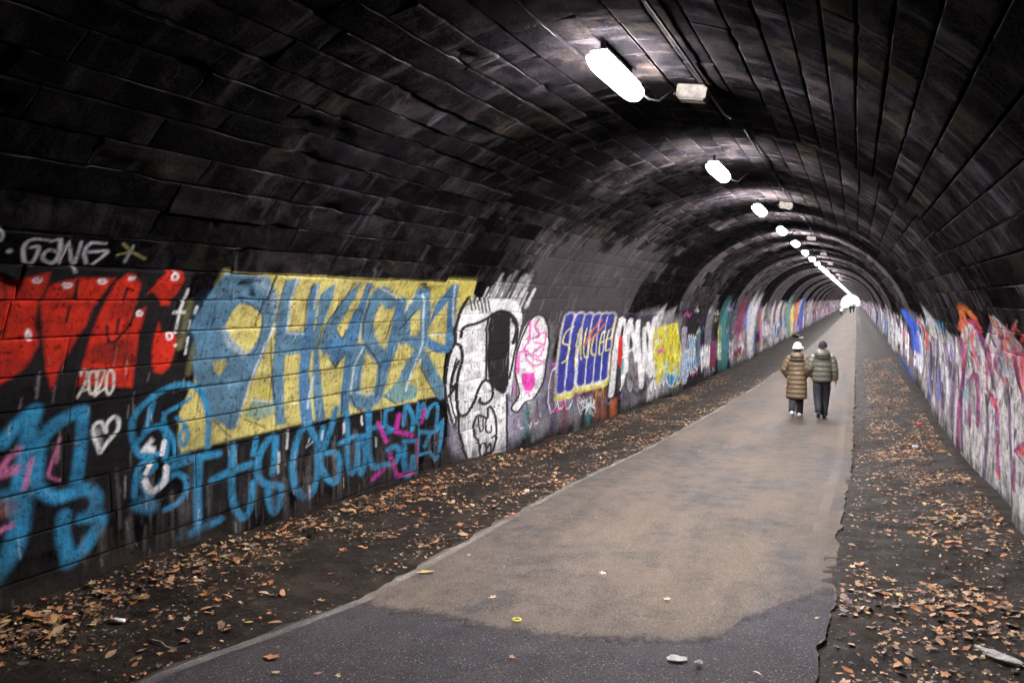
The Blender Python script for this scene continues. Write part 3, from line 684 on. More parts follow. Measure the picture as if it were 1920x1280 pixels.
PAINT_R = [
('p','offwhite',1.9,7.7,0.95,0.02,[1333,209,1179,210,1185,179,1013,222,905,230,808,201,685,205,670,24,876,10,999,1,1234,-6,1472,-26,1530,94,1435,175]),
('p','offwhite',3.3,12.9,0.6,0.1,[2448,123,1871,171,1452,174,1499,-22,2041,-29,2329,-22]),
('s','orange',6.7,10.0,0.6,0.4,[1271,236,1301,215,1388,195]),
('s','orange',6.1,9.5,0.6,0.4,[1242,233,1180,218]),
('s','orange',4.7,7.1,0.6,0.4,[949,229,917,213,914,202]),
('s','redp',4.2,6.8,0.7,0.4,[989,190,924,197,896,192]),
('s','redp',5.7,9.3,0.7,0.4,[1366,203,1233,212,1168,206]),
('s','mag2',4.3,8.4,0.85,0.4,[1219,212,1166,189,1145,167,1194,143]),
('s','mag2',3.9,7.3,0.85,0.4,[990,198,1112,164,1079,148,1049,146]),
('s','mag2',3.0,6.0,0.85,0.4,[874,191,813,198,751,202]),
('s','mag2',4.3,7.7,0.85,0.4,[1210,121,1153,116,1146,105]),
('s','mag2',3.5,6.3,0.85,0.4,[967,142,961,117,936,46]),
('s','mag2',4.9,8.8,0.85,0.4,[1382,48,1379,110,1302,133,1300,60]),
('s','mag2',3.3,5.8,0.85,0.4,[932,88,891,102,827,114]),
('s','mag2',5.4,9.9,0.85,0.4,[1426,179,1446,138,1520,58,1517,-17]),
('s','mag2',3.3,6.4,0.85,0.4,[933,206,862,205,882,177,876,144]),
('s','mag2',4.1,7.4,0.85,0.4,[1137,107,1114,28]),
('s','mag2',3.7,7.3,0.85,0.4,[1001,192,1028,186]),
('s','purple',3.3,8.3,0.85,0.4,[1194,213,1189,187,1164,160,1148,127]),
('s','purple',3.0,7.3,0.85,0.4,[1006,189,1096,162,1064,147]),
('s','purple',2.9,6.8,0.85,0.4,[1044,151,1046,93,999,5]),
('s','purple',3.4,8.0,0.85,0.4,[1223,113,1204,68,1223,-4]),
('s','purple',3.0,7.9,0.85,0.4,[1013,222,1085,204,1078,185]),
('s','purple',2.5,6.0,0.85,0.4,[877,189,891,170,872,149,824,127]),
('s','purple',3.7,9.1,0.85,0.4,[1344,169,1310,158]),
('s','purple',2.6,6.1,0.85,0.4,[932,110,956,88,889,83]),
('s','purple',2.4,6.0,0.85,0.4,[822,192,855,173]),
('s','purple',4.1,9.7,0.85,0.4,[1453,131,1492,76,1464,-8]),
('s','purple',2.3,5.6,0.85,0.4,[807,188,812,148,848,103]),
('s','purple',7.0,12.7,0.6,0.4,[1908,155,1901,-15]),
('s','purple',6.4,11.6,0.6,0.4,[1711,156,1787,23]),
('s','purple',6.0,10.9,0.6,0.4,[1627,157,1638,26]),
('s','purple',6.6,11.9,0.6,0.4,[1858,107,1779,-2]),
('s','purple',5.9,10.5,0.6,0.4,[1595,119,1613,6]),
('s','purple',7.9,14.0,0.6,0.4,[2192,136,2117,3]),
('s','purple',7.4,13.5,0.6,0.4,[1991,156,2062,30]),
('s','grey',7.4,12.4,0.6,0.4,[1888,152,1848,62]),
('s','grey',6.7,11.2,0.6,0.4,[1687,145,1706,51]),
('s','grey',8.9,14.0,0.6,0.4,[2290,114,2243,-1]),
('s','grey',8.5,9.0,0.8,0.4,[1390,115,1348,73]),
('s','grey',5.2,5.9,0.8,0.4,[829,186,822,176]),
('s','grey',6.6,7.7,0.8,0.4,[1068,199,1043,195]),
('s','tealg',5.1,7.5,0.7,0.4,[991,215,996,203]),
('s','tealg',4.4,6.4,0.7,0.4,[851,216,860,203]),
('s','tealg',5.3,7.3,0.7,0.4,[1047,174,1052,158]),
('s','tealg',7.3,9.4,0.7,0.4,[1451,95,1433,83]),
('s','sky',4.0,7.7,0.8,0.4,[1174,102,1174,99]),
('s','sky',3.9,7.5,0.8,0.4,[1152,81,1134,82]),
('s','sky',4.5,9.2,0.8,0.4,[1333,168,1325,166]),
('s','sky',3.1,6.4,0.8,0.4,[908,175,908,171]),
('s','sky',3.8,7.3,0.8,0.4,[1119,10,1113,1]),
('s','redp',8.6,7.7,0.6,0.4,[1173,113,1155,107]),
('s','redp',20.5,14.0,0.8,0.4,[2505,-24,2362,-44]),
('s','redp',6.0,7.1,0.85,0.4,[1064,147,1049,146]),
('s','redp',4.4,7.3,0.85,0.4,[1114,28,1108,24]),
('s','redp',5.6,5.9,0.85,0.4,[909,90,891,95]),
('s','royal2',24.9,14.0,0.9,0.6,[3033,194,2883,167]),
('s','royal2',24.8,14.0,0.9,0.6,[3179,-2,2709,-26]),
('s','royal2',27.4,14.0,0.9,0.6,[3427,-4,3081,-48]),
('s','royal2',22.7,14.0,0.9,0.6,[2733,157,2654,93]),
('s','royal2',23.5,14.0,0.9,0.6,[2920,188,2671,159]),
('s','redp',7.9,14.0,0.7,0.4,[2476,184,2266,155,2290,114]),
('s','purple',1.3,5.7,0.45,0.4,[835,154,840,148]),
('s','purple',1.0,8.5,0.45,0.4,[1230,168,1245,149]),
('s','ink',1.9,7.2,0.45,0.4,[1102,39,1101,26]),
('s','ink',1.4,8.4,0.45,0.4,[1223,162,1242,151]),
('s','ink',1.2,7.7,0.45,0.4,[1163,133,1163,118]),
('s','purple',0.5,5.2,0.45,0.4,[749,163,761,150]),
('s','purple',0.8,6.5,0.45,0.4,[932,164,948,152]),
('s','ink',1.7,8.0,0.45,0.4,[1206,128,1210,114]),
('s','grey',0.6,5.7,0.45,0.4,[823,158,839,144]),
('s','ink',1.1,5.5,0.45,0.4,[773,185,778,179]),
('s','purple',0.6,5.4,0.45,0.4,[823,92,819,83]),
('s','ink',1.3,6.1,0.45,0.4,[881,162,883,154]),
('s','grey',0.7,5.4,0.45,0.4,[814,124,817,119]),
('s','purple',1.0,7.2,0.45,0.4,[1053,157,1053,150]),
('s','purple',2.0,8.5,0.45,0.4,[1302,81,1302,68]),
('s','grey',0.8,5.1,0.45,0.4,[732,170,735,163]),
('s','purple',0.8,6.8,0.45,0.4,[1016,128,1026,113]),
('s','grey',0.8,6.3,0.45,0.4,[922,150,932,144]),
('s','grey',1.2,6.7,0.45,0.4,[1010,60,1016,51]),
('s','ink',0.7,6.0,0.45,0.4,[899,111,902,104]),
('s','grey',1.0,6.6,0.45,0.4,[926,181,935,171]),
('s','purple',0.7,6.2,0.45,0.4,[944,66,946,50]),
('s','ink',1.5,8.5,0.45,0.4,[1300,-1,1296,-7]),
('s','grey',1.3,7.5,0.45,0.4,[1127,121,1141,112]),
('s','grey',1.7,7.8,0.45,0.4,[1192,40,1203,35]),
('s','ink',0.9,5.5,0.45,0.4,[828,97,827,95]),
('s','grey',1.3,5.4,0.45,0.4,[807,82,811,76]),
('s','ink',1.8,8.4,0.45,0.4,[1282,83,1282,65]),
('s','ink',1.0,5.1,0.45,0.4,[709,188,711,185]),
('s','ink',1.1,6.4,0.45,0.4,[971,118,979,107]),
('s','grey',1.8,9.2,0.45,0.4,[1383,132,1407,115]),
('s','purple',1.6,6.8,0.45,0.4,[1033,73,1031,57]),
('s','purple',1.2,5.8,0.45,0.4,[852,157,860,142]),
('s','ink',1.1,8.3,0.45,0.4,[1257,101,1267,88]),
('s','ink',1.9,7.9,0.45,0.4,[1195,116,1210,102]),
('s','grey',1.1,7.1,0.45,0.4,[1084,71,1074,61]),
('s','purple',1.0,5.0,0.45,0.4,[760,103,760,96]),
('s','grey',1.6,7.2,0.45,0.4,[1096,71,1097,54]),
('s','ink',2.0,9.1,0.45,0.4,[1322,164,1355,139]),
('s','ink',0.9,6.3,0.45,0.4,[956,120,957,112]),
('s','purple',0.7,5.0,0.45,0.4,[754,113,757,103]),
('s','grey',1.7,6.8,0.45,0.4,[1017,134,1031,120]),
('s','purple',2.0,8.5,0.45,0.4,[1250,163,1269,141]),
('s','grey',0.7,5.5,0.45,0.4,[813,137,812,130]),
('s','ink',1.4,7.5,0.45,0.4,[1151,108,1143,100]),
('s','ink',2.0,8.3,0.45,0.4,[1263,71,1271,55]),
('s','grey',1.4,7.0,0.45,0.4,[1058,37,1059,21]),
('s','purple',0.9,6.8,0.45,0.4,[996,157,1009,150]),
('s','purple',1.1,5.5,0.45,0.4,[788,163,787,160]),
('s','ink',1.4,8.7,0.45,0.4,[1312,126,1331,113]),
('s','grey',1.3,5.4,0.45,0.4,[813,98,811,96]),
('s','grey',1.1,5.9,0.45,0.4,[866,143,869,138]),
('s','grey',0.6,5.6,0.45,0.4,[754,200,768,189]),
('s','purple',1.7,7.1,0.45,0.4,[1065,126,1064,117]),
('s','grey',1.0,6.0,0.45,0.4,[909,83,909,74]),
('s','ink',2.0,8.7,0.45,0.4,[1314,133,1321,123]),
('s','grey',0.8,5.5,0.45,0.4,[787,168,800,156]),
('s','grey',0.9,5.3,0.45,0.4,[797,89,793,87]),
('s','grey',0.8,5.4,0.45,0.4,[775,164,784,152]),
('s','purple',0.7,5.0,0.45,0.4,[759,97,757,89]),
('s','purple',0.7,6.6,0.45,0.4,[990,110,999,102]),
('s','ink',1.8,8.5,0.45,0.4,[1306,45,1304,28]),
('s','purple',1.3,6.3,0.45,0.4,[922,153,934,148]),
('s','grey',1.0,5.8,0.45,0.4,[870,126,873,121]),
('s','purple',1.4,5.5,0.45,0.4,[839,79,837,68]),
('s','ink',0.7,5.2,0.45,0.4,[779,109,777,104]),
('s','ink',1.2,7.7,0.45,0.4,[1102,170,1131,153]),
('s','grey',0.9,5.2,0.45,0.4,[748,160,756,150]),
('s','grey',0.9,6.0,0.45,0.4,[876,154,885,149]),
('s','grey',1.0,5.1,0.45,0.4,[698,191,709,180]),
('s','purple',0.6,5.1,0.45,0.4,[770,92,773,82]),
('s','ink',1.7,8.8,0.45,0.4,[1336,4,1347,-14]),
('s','purple',0.8,5.6,0.45,0.4,[840,103,840,94]),
('s','purple',1.9,8.2,0.45,0.4,[1217,150,1225,141]),
('s','ink',0.9,5.1,0.45,0.4,[766,101,765,95]),
('s','purple',1.5,8.5,0.45,0.4,[1242,164,1263,147]),
('s','ink',1.2,5.5,0.45,0.4,[801,148,810,141]),
('s','grey',1.3,5.9,0.45,0.4,[816,187,829,182]),
('s','grey',1.1,6.3,0.45,0.4,[960,55,962,52]),
('s','purple',1.1,7.9,0.45,0.4,[1145,167,1156,161]),
('s','purple',1.3,7.0,0.45,0.4,[1063,122,1067,110]),
('s','grey',0.9,5.6,0.45,0.4,[849,86,846,75]),
('s','grey',1.0,6.0,0.45,0.4,[909,121,913,115]),
('s','purple',1.1,5.2,0.45,0.4,[754,156,752,154]),
('s','grey',1.3,5.8,0.45,0.4,[865,138,874,128]),
('s','purple',1.1,6.8,0.45,0.4,[975,169,994,160]),
('s','grey',1.2,7.6,0.45,0.4,[1153,81,1159,61]),
('s','purple',1.1,5.6,0.45,0.4,[849,110,850,108]),
('s','ink',1.3,5.2,0.45,0.4,[782,125,783,117]),
('s','grey',0.6,5.6,0.45,0.4,[796,169,805,165]),
('s','purple',1.3,5.9,0.45,0.4,[874,142,883,137]),
('s','ink',0.8,5.2,0.45,0.4,[749,156,758,147]),
('s','purple',1.5,8.8,0.45,0.4,[1345,-4,1341,-9]),
('s','purple',1.0,6.4,0.45,0.4,[912,177,915,170]),
('s','ink',1.5,6.3,0.45,0.4,[965,50,957,40]),
('s','purple',0.6,5.6,0.45,0.4,[830,139,832,126]),
('s','ink',0.8,5.5,0.45,0.4,[829,117,829,105]),
('s','purple',0.7,5.5,0.45,0.4,[802,151,811,145]),
('s','grey',1.1,5.1,0.45,0.4,[773,108,777,95]),
('s','ink',1.4,8.3,0.45,0.4,[1263,42,1269,20]),
('s','grey',1.3,9.2,0.45,0.4,[1403,110,1416,103]),
('s','grey',0.7,5.1,0.45,0.4,[681,203,686,200]),
('s','ink',1.4,8.8,0.45,0.4,[1343,98,1341,85]),
('s','grey',0.9,7.5,0.45,0.4,[1140,73,1146,59]),
('s','ink',0.7,6.0,0.45,0.4,[913,101,920,93]),
('s','ink',0.8,5.3,0.45,0.4,[759,166,770,158]),
('s','grey',0.9,5.1,0.45,0.4,[763,115,762,107]),
('s','purple',0.9,6.4,0.45,0.4,[916,171,924,160]),
('s','grey',0.8,6.4,0.45,0.4,[931,153,945,143]),
('s','ink',0.9,8.3,0.45,0.4,[1236,133,1258,117]),
('s','ink',1.2,5.3,0.45,0.4,[807,94,801,83]),
('s','grey',0.8,6.9,0.45,0.4,[1041,101,1046,94]),
('s','grey',1.2,5.5,0.45,0.4,[827,106,828,104]),
('s','grey',1.1,6.1,0.45,0.4,[928,108,935,98]),
('s','grey',0.5,5.0,0.45,0.4,[755,112,756,107]),
('s','ink',1.4,7.6,0.45,0.4,[1166,89,1165,86]),
('s','purple',0.8,5.7,0.45,0.4,[792,188,806,175]),
('s','grey',1.8,7.3,0.45,0.4,[1106,47,1105,43]),
('s','grey',0.8,6.8,0.45,0.4,[1032,53,1028,46]),
('s','grey',0.7,6.5,0.45,0.4,[987,61,987,48]),
('s','purple',0.7,5.0,0.45,0.4,[758,108,759,99]),
('s','ink',0.6,5.1,0.45,0.4,[775,101,777,96]),
('s','purple',1.9,9.2,0.45,0.4,[1419,63,1405,50]),
('s','purple',1.2,7.3,0.45,0.4,[1114,70,1122,58]),
('s','ink',1.2,5.0,0.45,0.4,[756,93,758,84]),
('s','grey',1.1,6.5,0.45,0.4,[980,137,982,121]),
('s','grey',0.9,7.4,0.45,0.4,[1106,137,1113,131]),
('s','grey',0.9,7.3,0.45,0.4,[1026,182,1041,174]),
('s','ink',0.9,7.2,0.45,0.4,[1096,104,1100,90]),
('s','ink',1.2,7.8,0.45,0.4,[1169,137,1177,122]),
('s','grey',0.8,6.1,0.45,0.4,[928,70,931,65]),
('s','ink',1.0,6.2,0.45,0.4,[934,78,935,67]),
('s','grey',0.6,5.2,0.45,0.4,[727,178,737,165]),
('s','grey',1.8,7.6,0.45,0.4,[1154,39,1150,25]),
('s','ink',2.1,8.3,0.45,0.4,[1275,-6,1276,-19]),
('s','ink',1.4,8.0,0.45,0.4,[1230,55,1223,40]),
('s','grey',1.3,5.9,0.45,0.4,[870,152,883,138]),
('s','grey',1.1,7.0,0.45,0.4,[1062,97,1058,84]),
('s','purple',1.1,8.6,0.45,0.4,[1318,-17,1306,-25]),
('s','ink',1.0,7.1,0.45,0.4,[1073,123,1085,108]),
('s','grey',0.9,6.0,0.45,0.4,[905,100,904,87]),
('s','purple',1.7,9.6,0.45,0.4,[1452,128,1475,101]),
('s','ink',0.7,5.1,0.45,0.4,[677,205,683,200]),
('s','ink',0.9,5.3,0.45,0.4,[797,114,800,110]),
('s','purple',0.9,5.1,0.45,0.4,[774,91,774,86]),
('s','ink',1.6,6.4,0.45,0.4,[977,59,976,46]),
('s','ink',0.7,5.4,0.45,0.4,[772,164,779,155]),
('s','grey',1.3,5.9,0.45,0.4,[862,152,861,148]),
('s','grey',1.1,5.3,0.45,0.4,[799,123,801,112]),
('s','grey',0.9,5.3,0.45,0.4,[772,150,773,146]),
('s','purple',1.0,5.7,0.45,0.4,[856,113,853,111]),
('s','ink',1.4,6.0,0.45,0.4,[887,130,899,117]),
('s','ink',1.7,6.9,0.45,0.4,[1027,138,1043,123]),
('s','grey',1.5,8.3,0.45,0.4,[1261,116,1255,107]),
('s','grey',0.9,7.0,0.45,0.4,[1069,45,1065,41]),
('s','grey',1.2,7.9,0.45,0.4,[1141,172,1150,160]),
('s','ink',0.6,5.2,0.45,0.4,[729,175,742,162]),
('s','purple',0.8,6.5,0.45,0.4,[923,176,935,163]),
('s','ink',1.1,7.5,0.45,0.4,[1148,77,1141,64]),
('s','ink',1.0,5.8,0.45,0.4,[796,195,803,191]),
('s','ink',1.4,6.3,0.45,0.4,[932,137,939,130]),
('s','grey',0.9,7.8,0.45,0.4,[1126,171,1124,167]),
('s','ink',0.8,6.5,0.45,0.4,[989,87,992,82]),
('s','purple',1.3,6.7,0.45,0.4,[960,174,973,160]),
('s','purple',1.1,5.1,0.45,0.4,[760,137,768,129]),
('s','purple',1.5,6.0,0.45,0.4,[913,69,909,57]),
('s','grey',1.3,5.2,0.45,0.4,[778,110,777,100]),
('s','purple',0.7,6.4,0.45,0.4,[954,129,963,118]),
('s','ink',1.8,9.3,0.45,0.4,[1414,-12,1429,-24]),
('s','grey',1.0,5.8,0.45,0.4,[878,72,874,67]),
('s','grey',1.3,8.6,0.45,0.4,[1247,163,1276,149]),
('s','ink',1.2,5.2,0.45,0.4,[758,142,764,139]),
('s','grey',1.6,8.0,0.45,0.4,[1227,-9,1215,-14]),
('s','ink',0.8,5.6,0.45,0.4,[845,99,841,86]),
('s','grey',1.1,7.3,0.45,0.4,[1107,115,1117,95]),
('s','ink',1.2,6.7,0.45,0.4,[1012,113,1020,96]),
('s','grey',2.0,8.3,0.45,0.4,[1261,91,1267,71]),
('s','purple',1.9,9.2,0.45,0.4,[1410,-19,1417,-25]),
('s','ink',1.2,7.2,0.45,0.4,[1095,21,1091,8]),
('s','ink',1.0,5.5,0.45,0.4,[841,96,838,83]),
('s','ink',1.1,6.3,0.45,0.4,[957,83,961,76]),
('s','ink',1.3,6.7,0.45,0.4,[1025,39,1029,33]),
('s','grey',1.4,5.7,0.45,0.4,[871,74,868,61]),
('s','ink',1.5,6.0,0.45,0.4,[908,71,906,57]),
('s','ink',0.7,5.7,0.45,0.4,[862,86,861,78]),
('s','grey',1.1,7.5,0.45,0.4,[1147,66,1146,53]),
('s','purple',1.4,6.8,0.45,0.4,[1032,69,1028,56]),
('s','ink',0.8,5.3,0.45,0.4,[787,135,789,125]),
('s','ink',1.8,7.5,0.45,0.4,[1148,33,1152,17]),
('s','ink',0.7,5.2,0.45,0.4,[778,124,778,122]),
('s','grey',1.4,7.3,0.45,0.4,[1112,27,1117,18]),
('s','purple',1.4,6.7,0.45,0.4,[1021,66,1014,52]),
('s','grey',1.2,6.7,0.45,0.4,[951,174,953,170]),
('s','ink',0.6,5.9,0.45,0.4,[795,198,808,190]),
('s','purple',1.1,6.0,0.45,0.4,[910,84,915,77]),
('s','grey',0.7,5.6,0.45,0.4,[781,184,797,175]),
('s','ink',0.8,7.7,0.45,0.4,[1167,101,1170,96]),
('s','grey',1.6,7.7,0.45,0.4,[1169,45,1175,36]),
('s','grey',1.1,8.3,0.45,0.4,[1228,150,1249,143]),
('s','ink',1.1,6.1,0.45,0.4,[908,142,922,130]),
('s','ink',1.6,7.5,0.45,0.4,[1138,108,1148,93]),
('s','purple',1.7,8.3,0.45,0.4,[1258,117,1265,111]),
('s','grey',1.9,8.6,0.45,0.4,[1319,7,1316,-4]),
('s','ink',1.1,6.1,0.45,0.4,[918,107,921,91]),
('s','grey',0.9,5.2,0.45,0.4,[751,168,758,158]),
('s','purple',1.9,9.0,0.45,0.4,[1325,160,1341,140]),
('s','purple',1.7,7.9,0.45,0.4,[1213,53,1204,51]),
('s','grey',0.8,5.2,0.45,0.4,[743,161,753,152]),
('s','grey',0.6,5.2,0.45,0.4,[762,146,768,141]),
('s','grey',1.3,5.3,0.45,0.4,[755,165,765,156]),
('s','purple',1.3,7.7,0.45,0.4,[1173,99,1172,95]),
('s','ink',1.0,6.3,0.45,0.4,[905,170,922,157]),
('s','purple',1.8,7.1,0.45,0.4,[1080,36,1069,21]),
('s','ink',0.6,5.0,0.45,0.4,[753,100,750,90]),
('s','ink',1.6,6.3,0.45,0.4,[954,64,953,60]),
('s','grey',1.9,7.2,0.45,0.4,[1098,28,1095,20]),
('s','ink',1.0,8.5,0.45,0.4,[1301,63,1306,54]),
('s','purple',0.9,5.6,0.45,0.4,[846,101,843,100]),
('s','purple',1.4,7.5,0.45,0.4,[1146,93,1146,85]),
('s','purple',1.4,6.3,0.45,0.4,[941,120,947,112]),
('s','ink',1.6,7.6,0.45,0.4,[1154,99,1160,91]),
('s','purple',1.0,5.3,0.45,0.4,[767,153,769,150]),
('s','ink',0.9,7.7,0.45,0.4,[1170,67,1171,60]),
('s','purple',0.8,5.7,0.45,0.4,[800,182,817,169]),
('s','grey',0.6,5.7,0.45,0.4,[768,198,776,194]),
('s','grey',1.8,7.9,0.45,0.4,[1212,37,1208,31]),
('s','ink',0.7,6.3,0.45,0.4,[956,93,954,89]),
('s','ink',1.2,6.2,0.45,0.4,[950,100,947,89]),
('s','purple',1.7,8.5,0.45,0.4,[1305,-18,1292,-24]),
('s','purple',0.9,7.8,0.45,0.4,[1199,91,1192,87]),
('s','ink',1.8,8.2,0.45,0.4,[1255,9,1265,1]),
('s','grey',1.7,7.6,0.45,0.4,[1162,56,1151,47]),
('s','grey',0.9,5.7,0.45,0.4,[808,172,821,162]),
('s','grey',1.2,8.7,0.45,0.4,[1315,121,1318,103]),
('s','ink',1.6,7.1,0.45,0.4,[1079,26,1079,22]),
('s','ink',0.9,5.0,0.45,0.4,[744,140,746,134]),
('s','purple',1.2,6.7,0.45,0.4,[932,189,950,174]),
('s','grey',1.6,6.9,0.45,0.4,[974,181,983,176]),
('s','ink',0.8,6.4,0.45,0.4,[948,142,958,137]),
('s','ink',0.7,5.5,0.45,0.4,[833,110,838,99]),
('s','purple',1.3,5.4,0.45,0.4,[795,139,799,136]),
('s','grey',1.2,5.5,0.45,0.4,[841,103,836,94]),
('s','grey',1.5,6.6,0.45,0.4,[1007,67,1010,53]),
('s','purple',1.0,6.3,0.45,0.4,[886,178,904,167]),
('s','ink',1.0,6.2,0.45,0.4,[896,161,907,147]),
('s','ink',0.6,5.2,0.45,0.4,[767,134,765,129]),
('s','grey',1.5,5.7,0.45,0.4,[858,127,860,121]),
('s','purple',1.2,5.7,0.45,0.4,[861,111,866,99]),
('s','ink',1.1,6.9,0.45,0.4,[1032,133,1042,125]),
('s','ink',1.5,7.6,0.45,0.4,[1165,94,1169,77]),
('s','ink',0.7,5.8,0.45,0.4,[875,80,875,75]),
('s','grey',1.6,6.8,0.45,0.4,[1036,66,1031,54]),
('s','purple',1.8,9.3,0.45,0.4,[1430,58,1412,45]),
('s','grey',1.3,7.1,0.45,0.4,[1077,30,1077,22]),
('s','ink',1.1,9.0,0.45,0.4,[1379,49,1380,30]),
('s','grey',1.0,5.1,0.45,0.4,[762,127,769,119]),
('s','grey',1.7,8.1,0.45,0.4,[1181,156,1199,144]),
('s','grey',1.8,8.4,0.45,0.4,[1285,113,1277,107]),
('s','purple',1.3,5.5,0.45,0.4,[830,123,838,111]),
('s','ink',1.2,8.6,0.45,0.4,[1308,114,1305,110]),
('s','purple',1.1,9.4,0.45,0.4,[1394,150,1384,147]),
('s','ink',1.7,6.8,0.45,0.4,[987,160,1000,155]),
('s','ink',1.1,6.1,0.45,0.4,[931,109,926,94]),
('s','grey',0.8,5.5,0.45,0.4,[817,126,819,121]),
('s','grey',1.9,8.6,0.45,0.4,[1261,159,1265,149]),
('s','purple',1.2,6.2,0.45,0.4,[891,165,893,163]),
('s','ink',1.2,5.2,0.45,0.4,[724,181,732,176]),
('s','purple',1.4,7.3,0.45,0.4,[1116,68,1113,65]),
('s','grey',1.5,8.2,0.45,0.4,[1252,-14,1254,-23]),
('s','purple',1.3,6.5,0.45,0.4,[995,75,997,72]),
('s','grey',1.9,7.9,0.45,0.4,[1173,150,1184,136]),
('s','purple',1.5,8.5,0.45,0.4,[1294,-24,1306,-35]),
('s','purple',1.7,9.2,0.45,0.4,[1419,-50,1407,-52]),
('s','grey',0.9,5.9,0.45,0.4,[861,160,871,150]),
('s','ink',1.2,6.4,0.45,0.4,[934,152,950,139]),
('s','ink',0.9,6.6,0.45,0.4,[916,187,940,171]),
('s','grey',1.0,5.5,0.45,0.4,[816,136,817,130]),
('s','ink',1.3,5.7,0.45,0.4,[862,110,863,104]),
('s','ink',1.4,5.9,0.45,0.4,[889,71,891,61]),
('s','ink',1.5,9.7,0.45,0.4,[1454,137,1478,127]),
('s','grey',0.7,6.4,0.45,0.4,[925,170,933,157]),
('s','grey',1.3,5.6,0.45,0.4,[767,190,776,187]),
('s','ink',1.0,5.7,0.45,0.4,[793,185,813,172]),
('s','grey',1.3,5.3,0.45,0.4,[794,115,792,110]),
('s','ink',1.3,7.3,0.45,0.4,[1117,67,1122,49]),
('s','grey',1.6,6.6,0.45,0.4,[1015,54,1007,43]),
('s','grey',1.0,7.7,0.45,0.4,[1177,80,1170,67]),
('s','purple',2.0,9.1,0.45,0.4,[1388,119,1393,101]),
('s','purple',1.4,6.0,0.45,0.4,[844,186,849,180]),
('s','ink',1.0,5.8,0.45,0.4,[868,123,867,111]),
('s','ink',2.2,9.3,0.45,0.4,[1369,160,1388,136]),
('s','purple',1.0,7.0,0.45,0.4,[1063,39,1057,35]),
('s','ink',0.9,5.7,0.45,0.4,[823,162,832,151]),
('s','ink',0.8,6.5,0.45,0.4,[976,103,984,92]),
('s','ink',1.2,6.1,0.45,0.4,[930,60,925,58]),
('s','grey',0.8,5.7,0.45,0.4,[783,188,805,175]),
('s','ink',1.5,6.4,0.45,0.4,[932,153,949,139]),
('s','grey',2.3,9.4,0.45,0.4,[1445,81,1447,58]),
('s','ink',1.1,7.8,0.45,0.4,[1192,99,1188,86]),
('s','ink',1.6,7.5,0.45,0.4,[1147,66,1141,61]),
('s','purple',1.1,6.0,0.45,0.4,[904,71,904,61]),
('s','purple',0.7,5.1,0.45,0.4,[764,113,761,103]),
('s','grey',0.7,5.6,0.45,0.4,[839,125,841,117]),
('s','ink',1.6,9.4,0.45,0.4,[1447,-2,1432,-24]),
('s','purple',1.1,8.2,0.45,0.4,[1258,13,1246,10]),
('s','grey',1.0,6.0,0.45,0.4,[878,156,888,152]),
('s','ink',2.0,9.0,0.45,0.4,[1335,149,1346,137]),
('s','grey',1.3,5.3,0.45,0.4,[787,136,795,123]),
('s','purple',1.9,9.4,0.45,0.4,[1429,66,1440,40]),
('s','purple',0.7,5.3,0.45,0.4,[772,149,773,144]),
('s','grey',2.3,9.0,0.45,0.4,[1338,155,1347,136]),
('s','grey',1.1,5.1,0.45,0.4,[769,98,765,88]),
('s','purple',2.2,9.5,0.45,0.4,[1457,37,1442,27]),
('s','grey',0.9,6.7,0.45,0.4,[1027,64,1026,47]),
('s','purple',1.1,5.3,0.45,0.4,[760,162,771,151]),
('s','grey',2.0,9.2,0.45,0.4,[1401,80,1402,62]),
('s','ink',1.9,8.0,0.45,0.4,[1215,112,1214,92]),
('s','grey',1.3,5.8,0.45,0.4,[886,92,882,82]),
('s','purple',1.3,5.8,0.45,0.4,[879,84,880,77]),
('s','ink',1.0,5.1,0.45,0.4,[704,187,723,174]),
('s','grey',0.9,5.7,0.45,0.4,[781,190,797,182]),
('s','purple',1.3,6.9,0.45,0.4,[1054,78,1058,69]),
('s','grey',1.4,5.9,0.45,0.4,[818,187,832,178]),
('s','grey',1.1,8.6,0.45,0.4,[1307,-10,1314,-34]),
('s','purple',1.1,5.4,0.45,0.4,[739,195,751,188]),
('s','grey',0.8,6.1,0.45,0.4,[911,118,920,104]),
('s','ink',1.3,5.1,0.45,0.4,[763,124,762,112]),
('s','purple',1.0,6.1,0.45,0.4,[926,116,921,113]),
('s','purple',1.2,7.0,0.45,0.4,[995,181,1004,170]),
('s','ink',1.1,5.2,0.45,0.4,[789,98,789,93]),
('s','purple',0.9,5.6,0.45,0.4,[785,185,793,180]),
('s','purple',1.5,6.7,0.45,0.4,[1027,44,1021,41]),
('s','ink',1.3,5.3,0.45,0.4,[797,117,803,110]),
('s','grey',2.1,8.9,0.45,0.4,[1322,150,1334,136]),
('s','purple',0.9,6.8,0.45,0.4,[1040,68,1039,51]),
('s','grey',1.6,9.3,0.45,0.4,[1371,148,1389,143]),
('s','ink',1.0,5.5,0.45,0.4,[829,80,832,70]),
('s','ink',1.2,8.5,0.45,0.4,[1303,82,1300,79]),
('s','ink',1.2,6.1,0.45,0.4,[928,70,934,65]),
('s','purple',1.9,7.9,0.45,0.4,[1208,20,1215,15]),
('s','grey',1.3,6.0,0.45,0.4,[849,176,860,167]),
('s','purple',0.8,6.9,0.45,0.4,[1044,76,1044,62]),
('s','grey',1.6,6.4,0.45,0.4,[975,100,975,86]),
('s','grey',0.8,5.6,0.45,0.4,[838,115,837,107]),
('s','grey',1.1,8.0,0.45,0.4,[1224,-3,1213,-5]),
('s','grey',1.5,6.4,0.45,0.4,[966,114,961,102]),
('s','grey',0.6,5.9,0.45,0.4,[887,111,890,105]),
('s','grey',0.8,6.1,0.45,0.4,[843,188,858,174]),
('s','ink',1.6,9.0,0.45,0.4,[1384,57,1380,43]),
('s','grey',0.8,6.0,0.45,0.4,[873,161,885,148]),
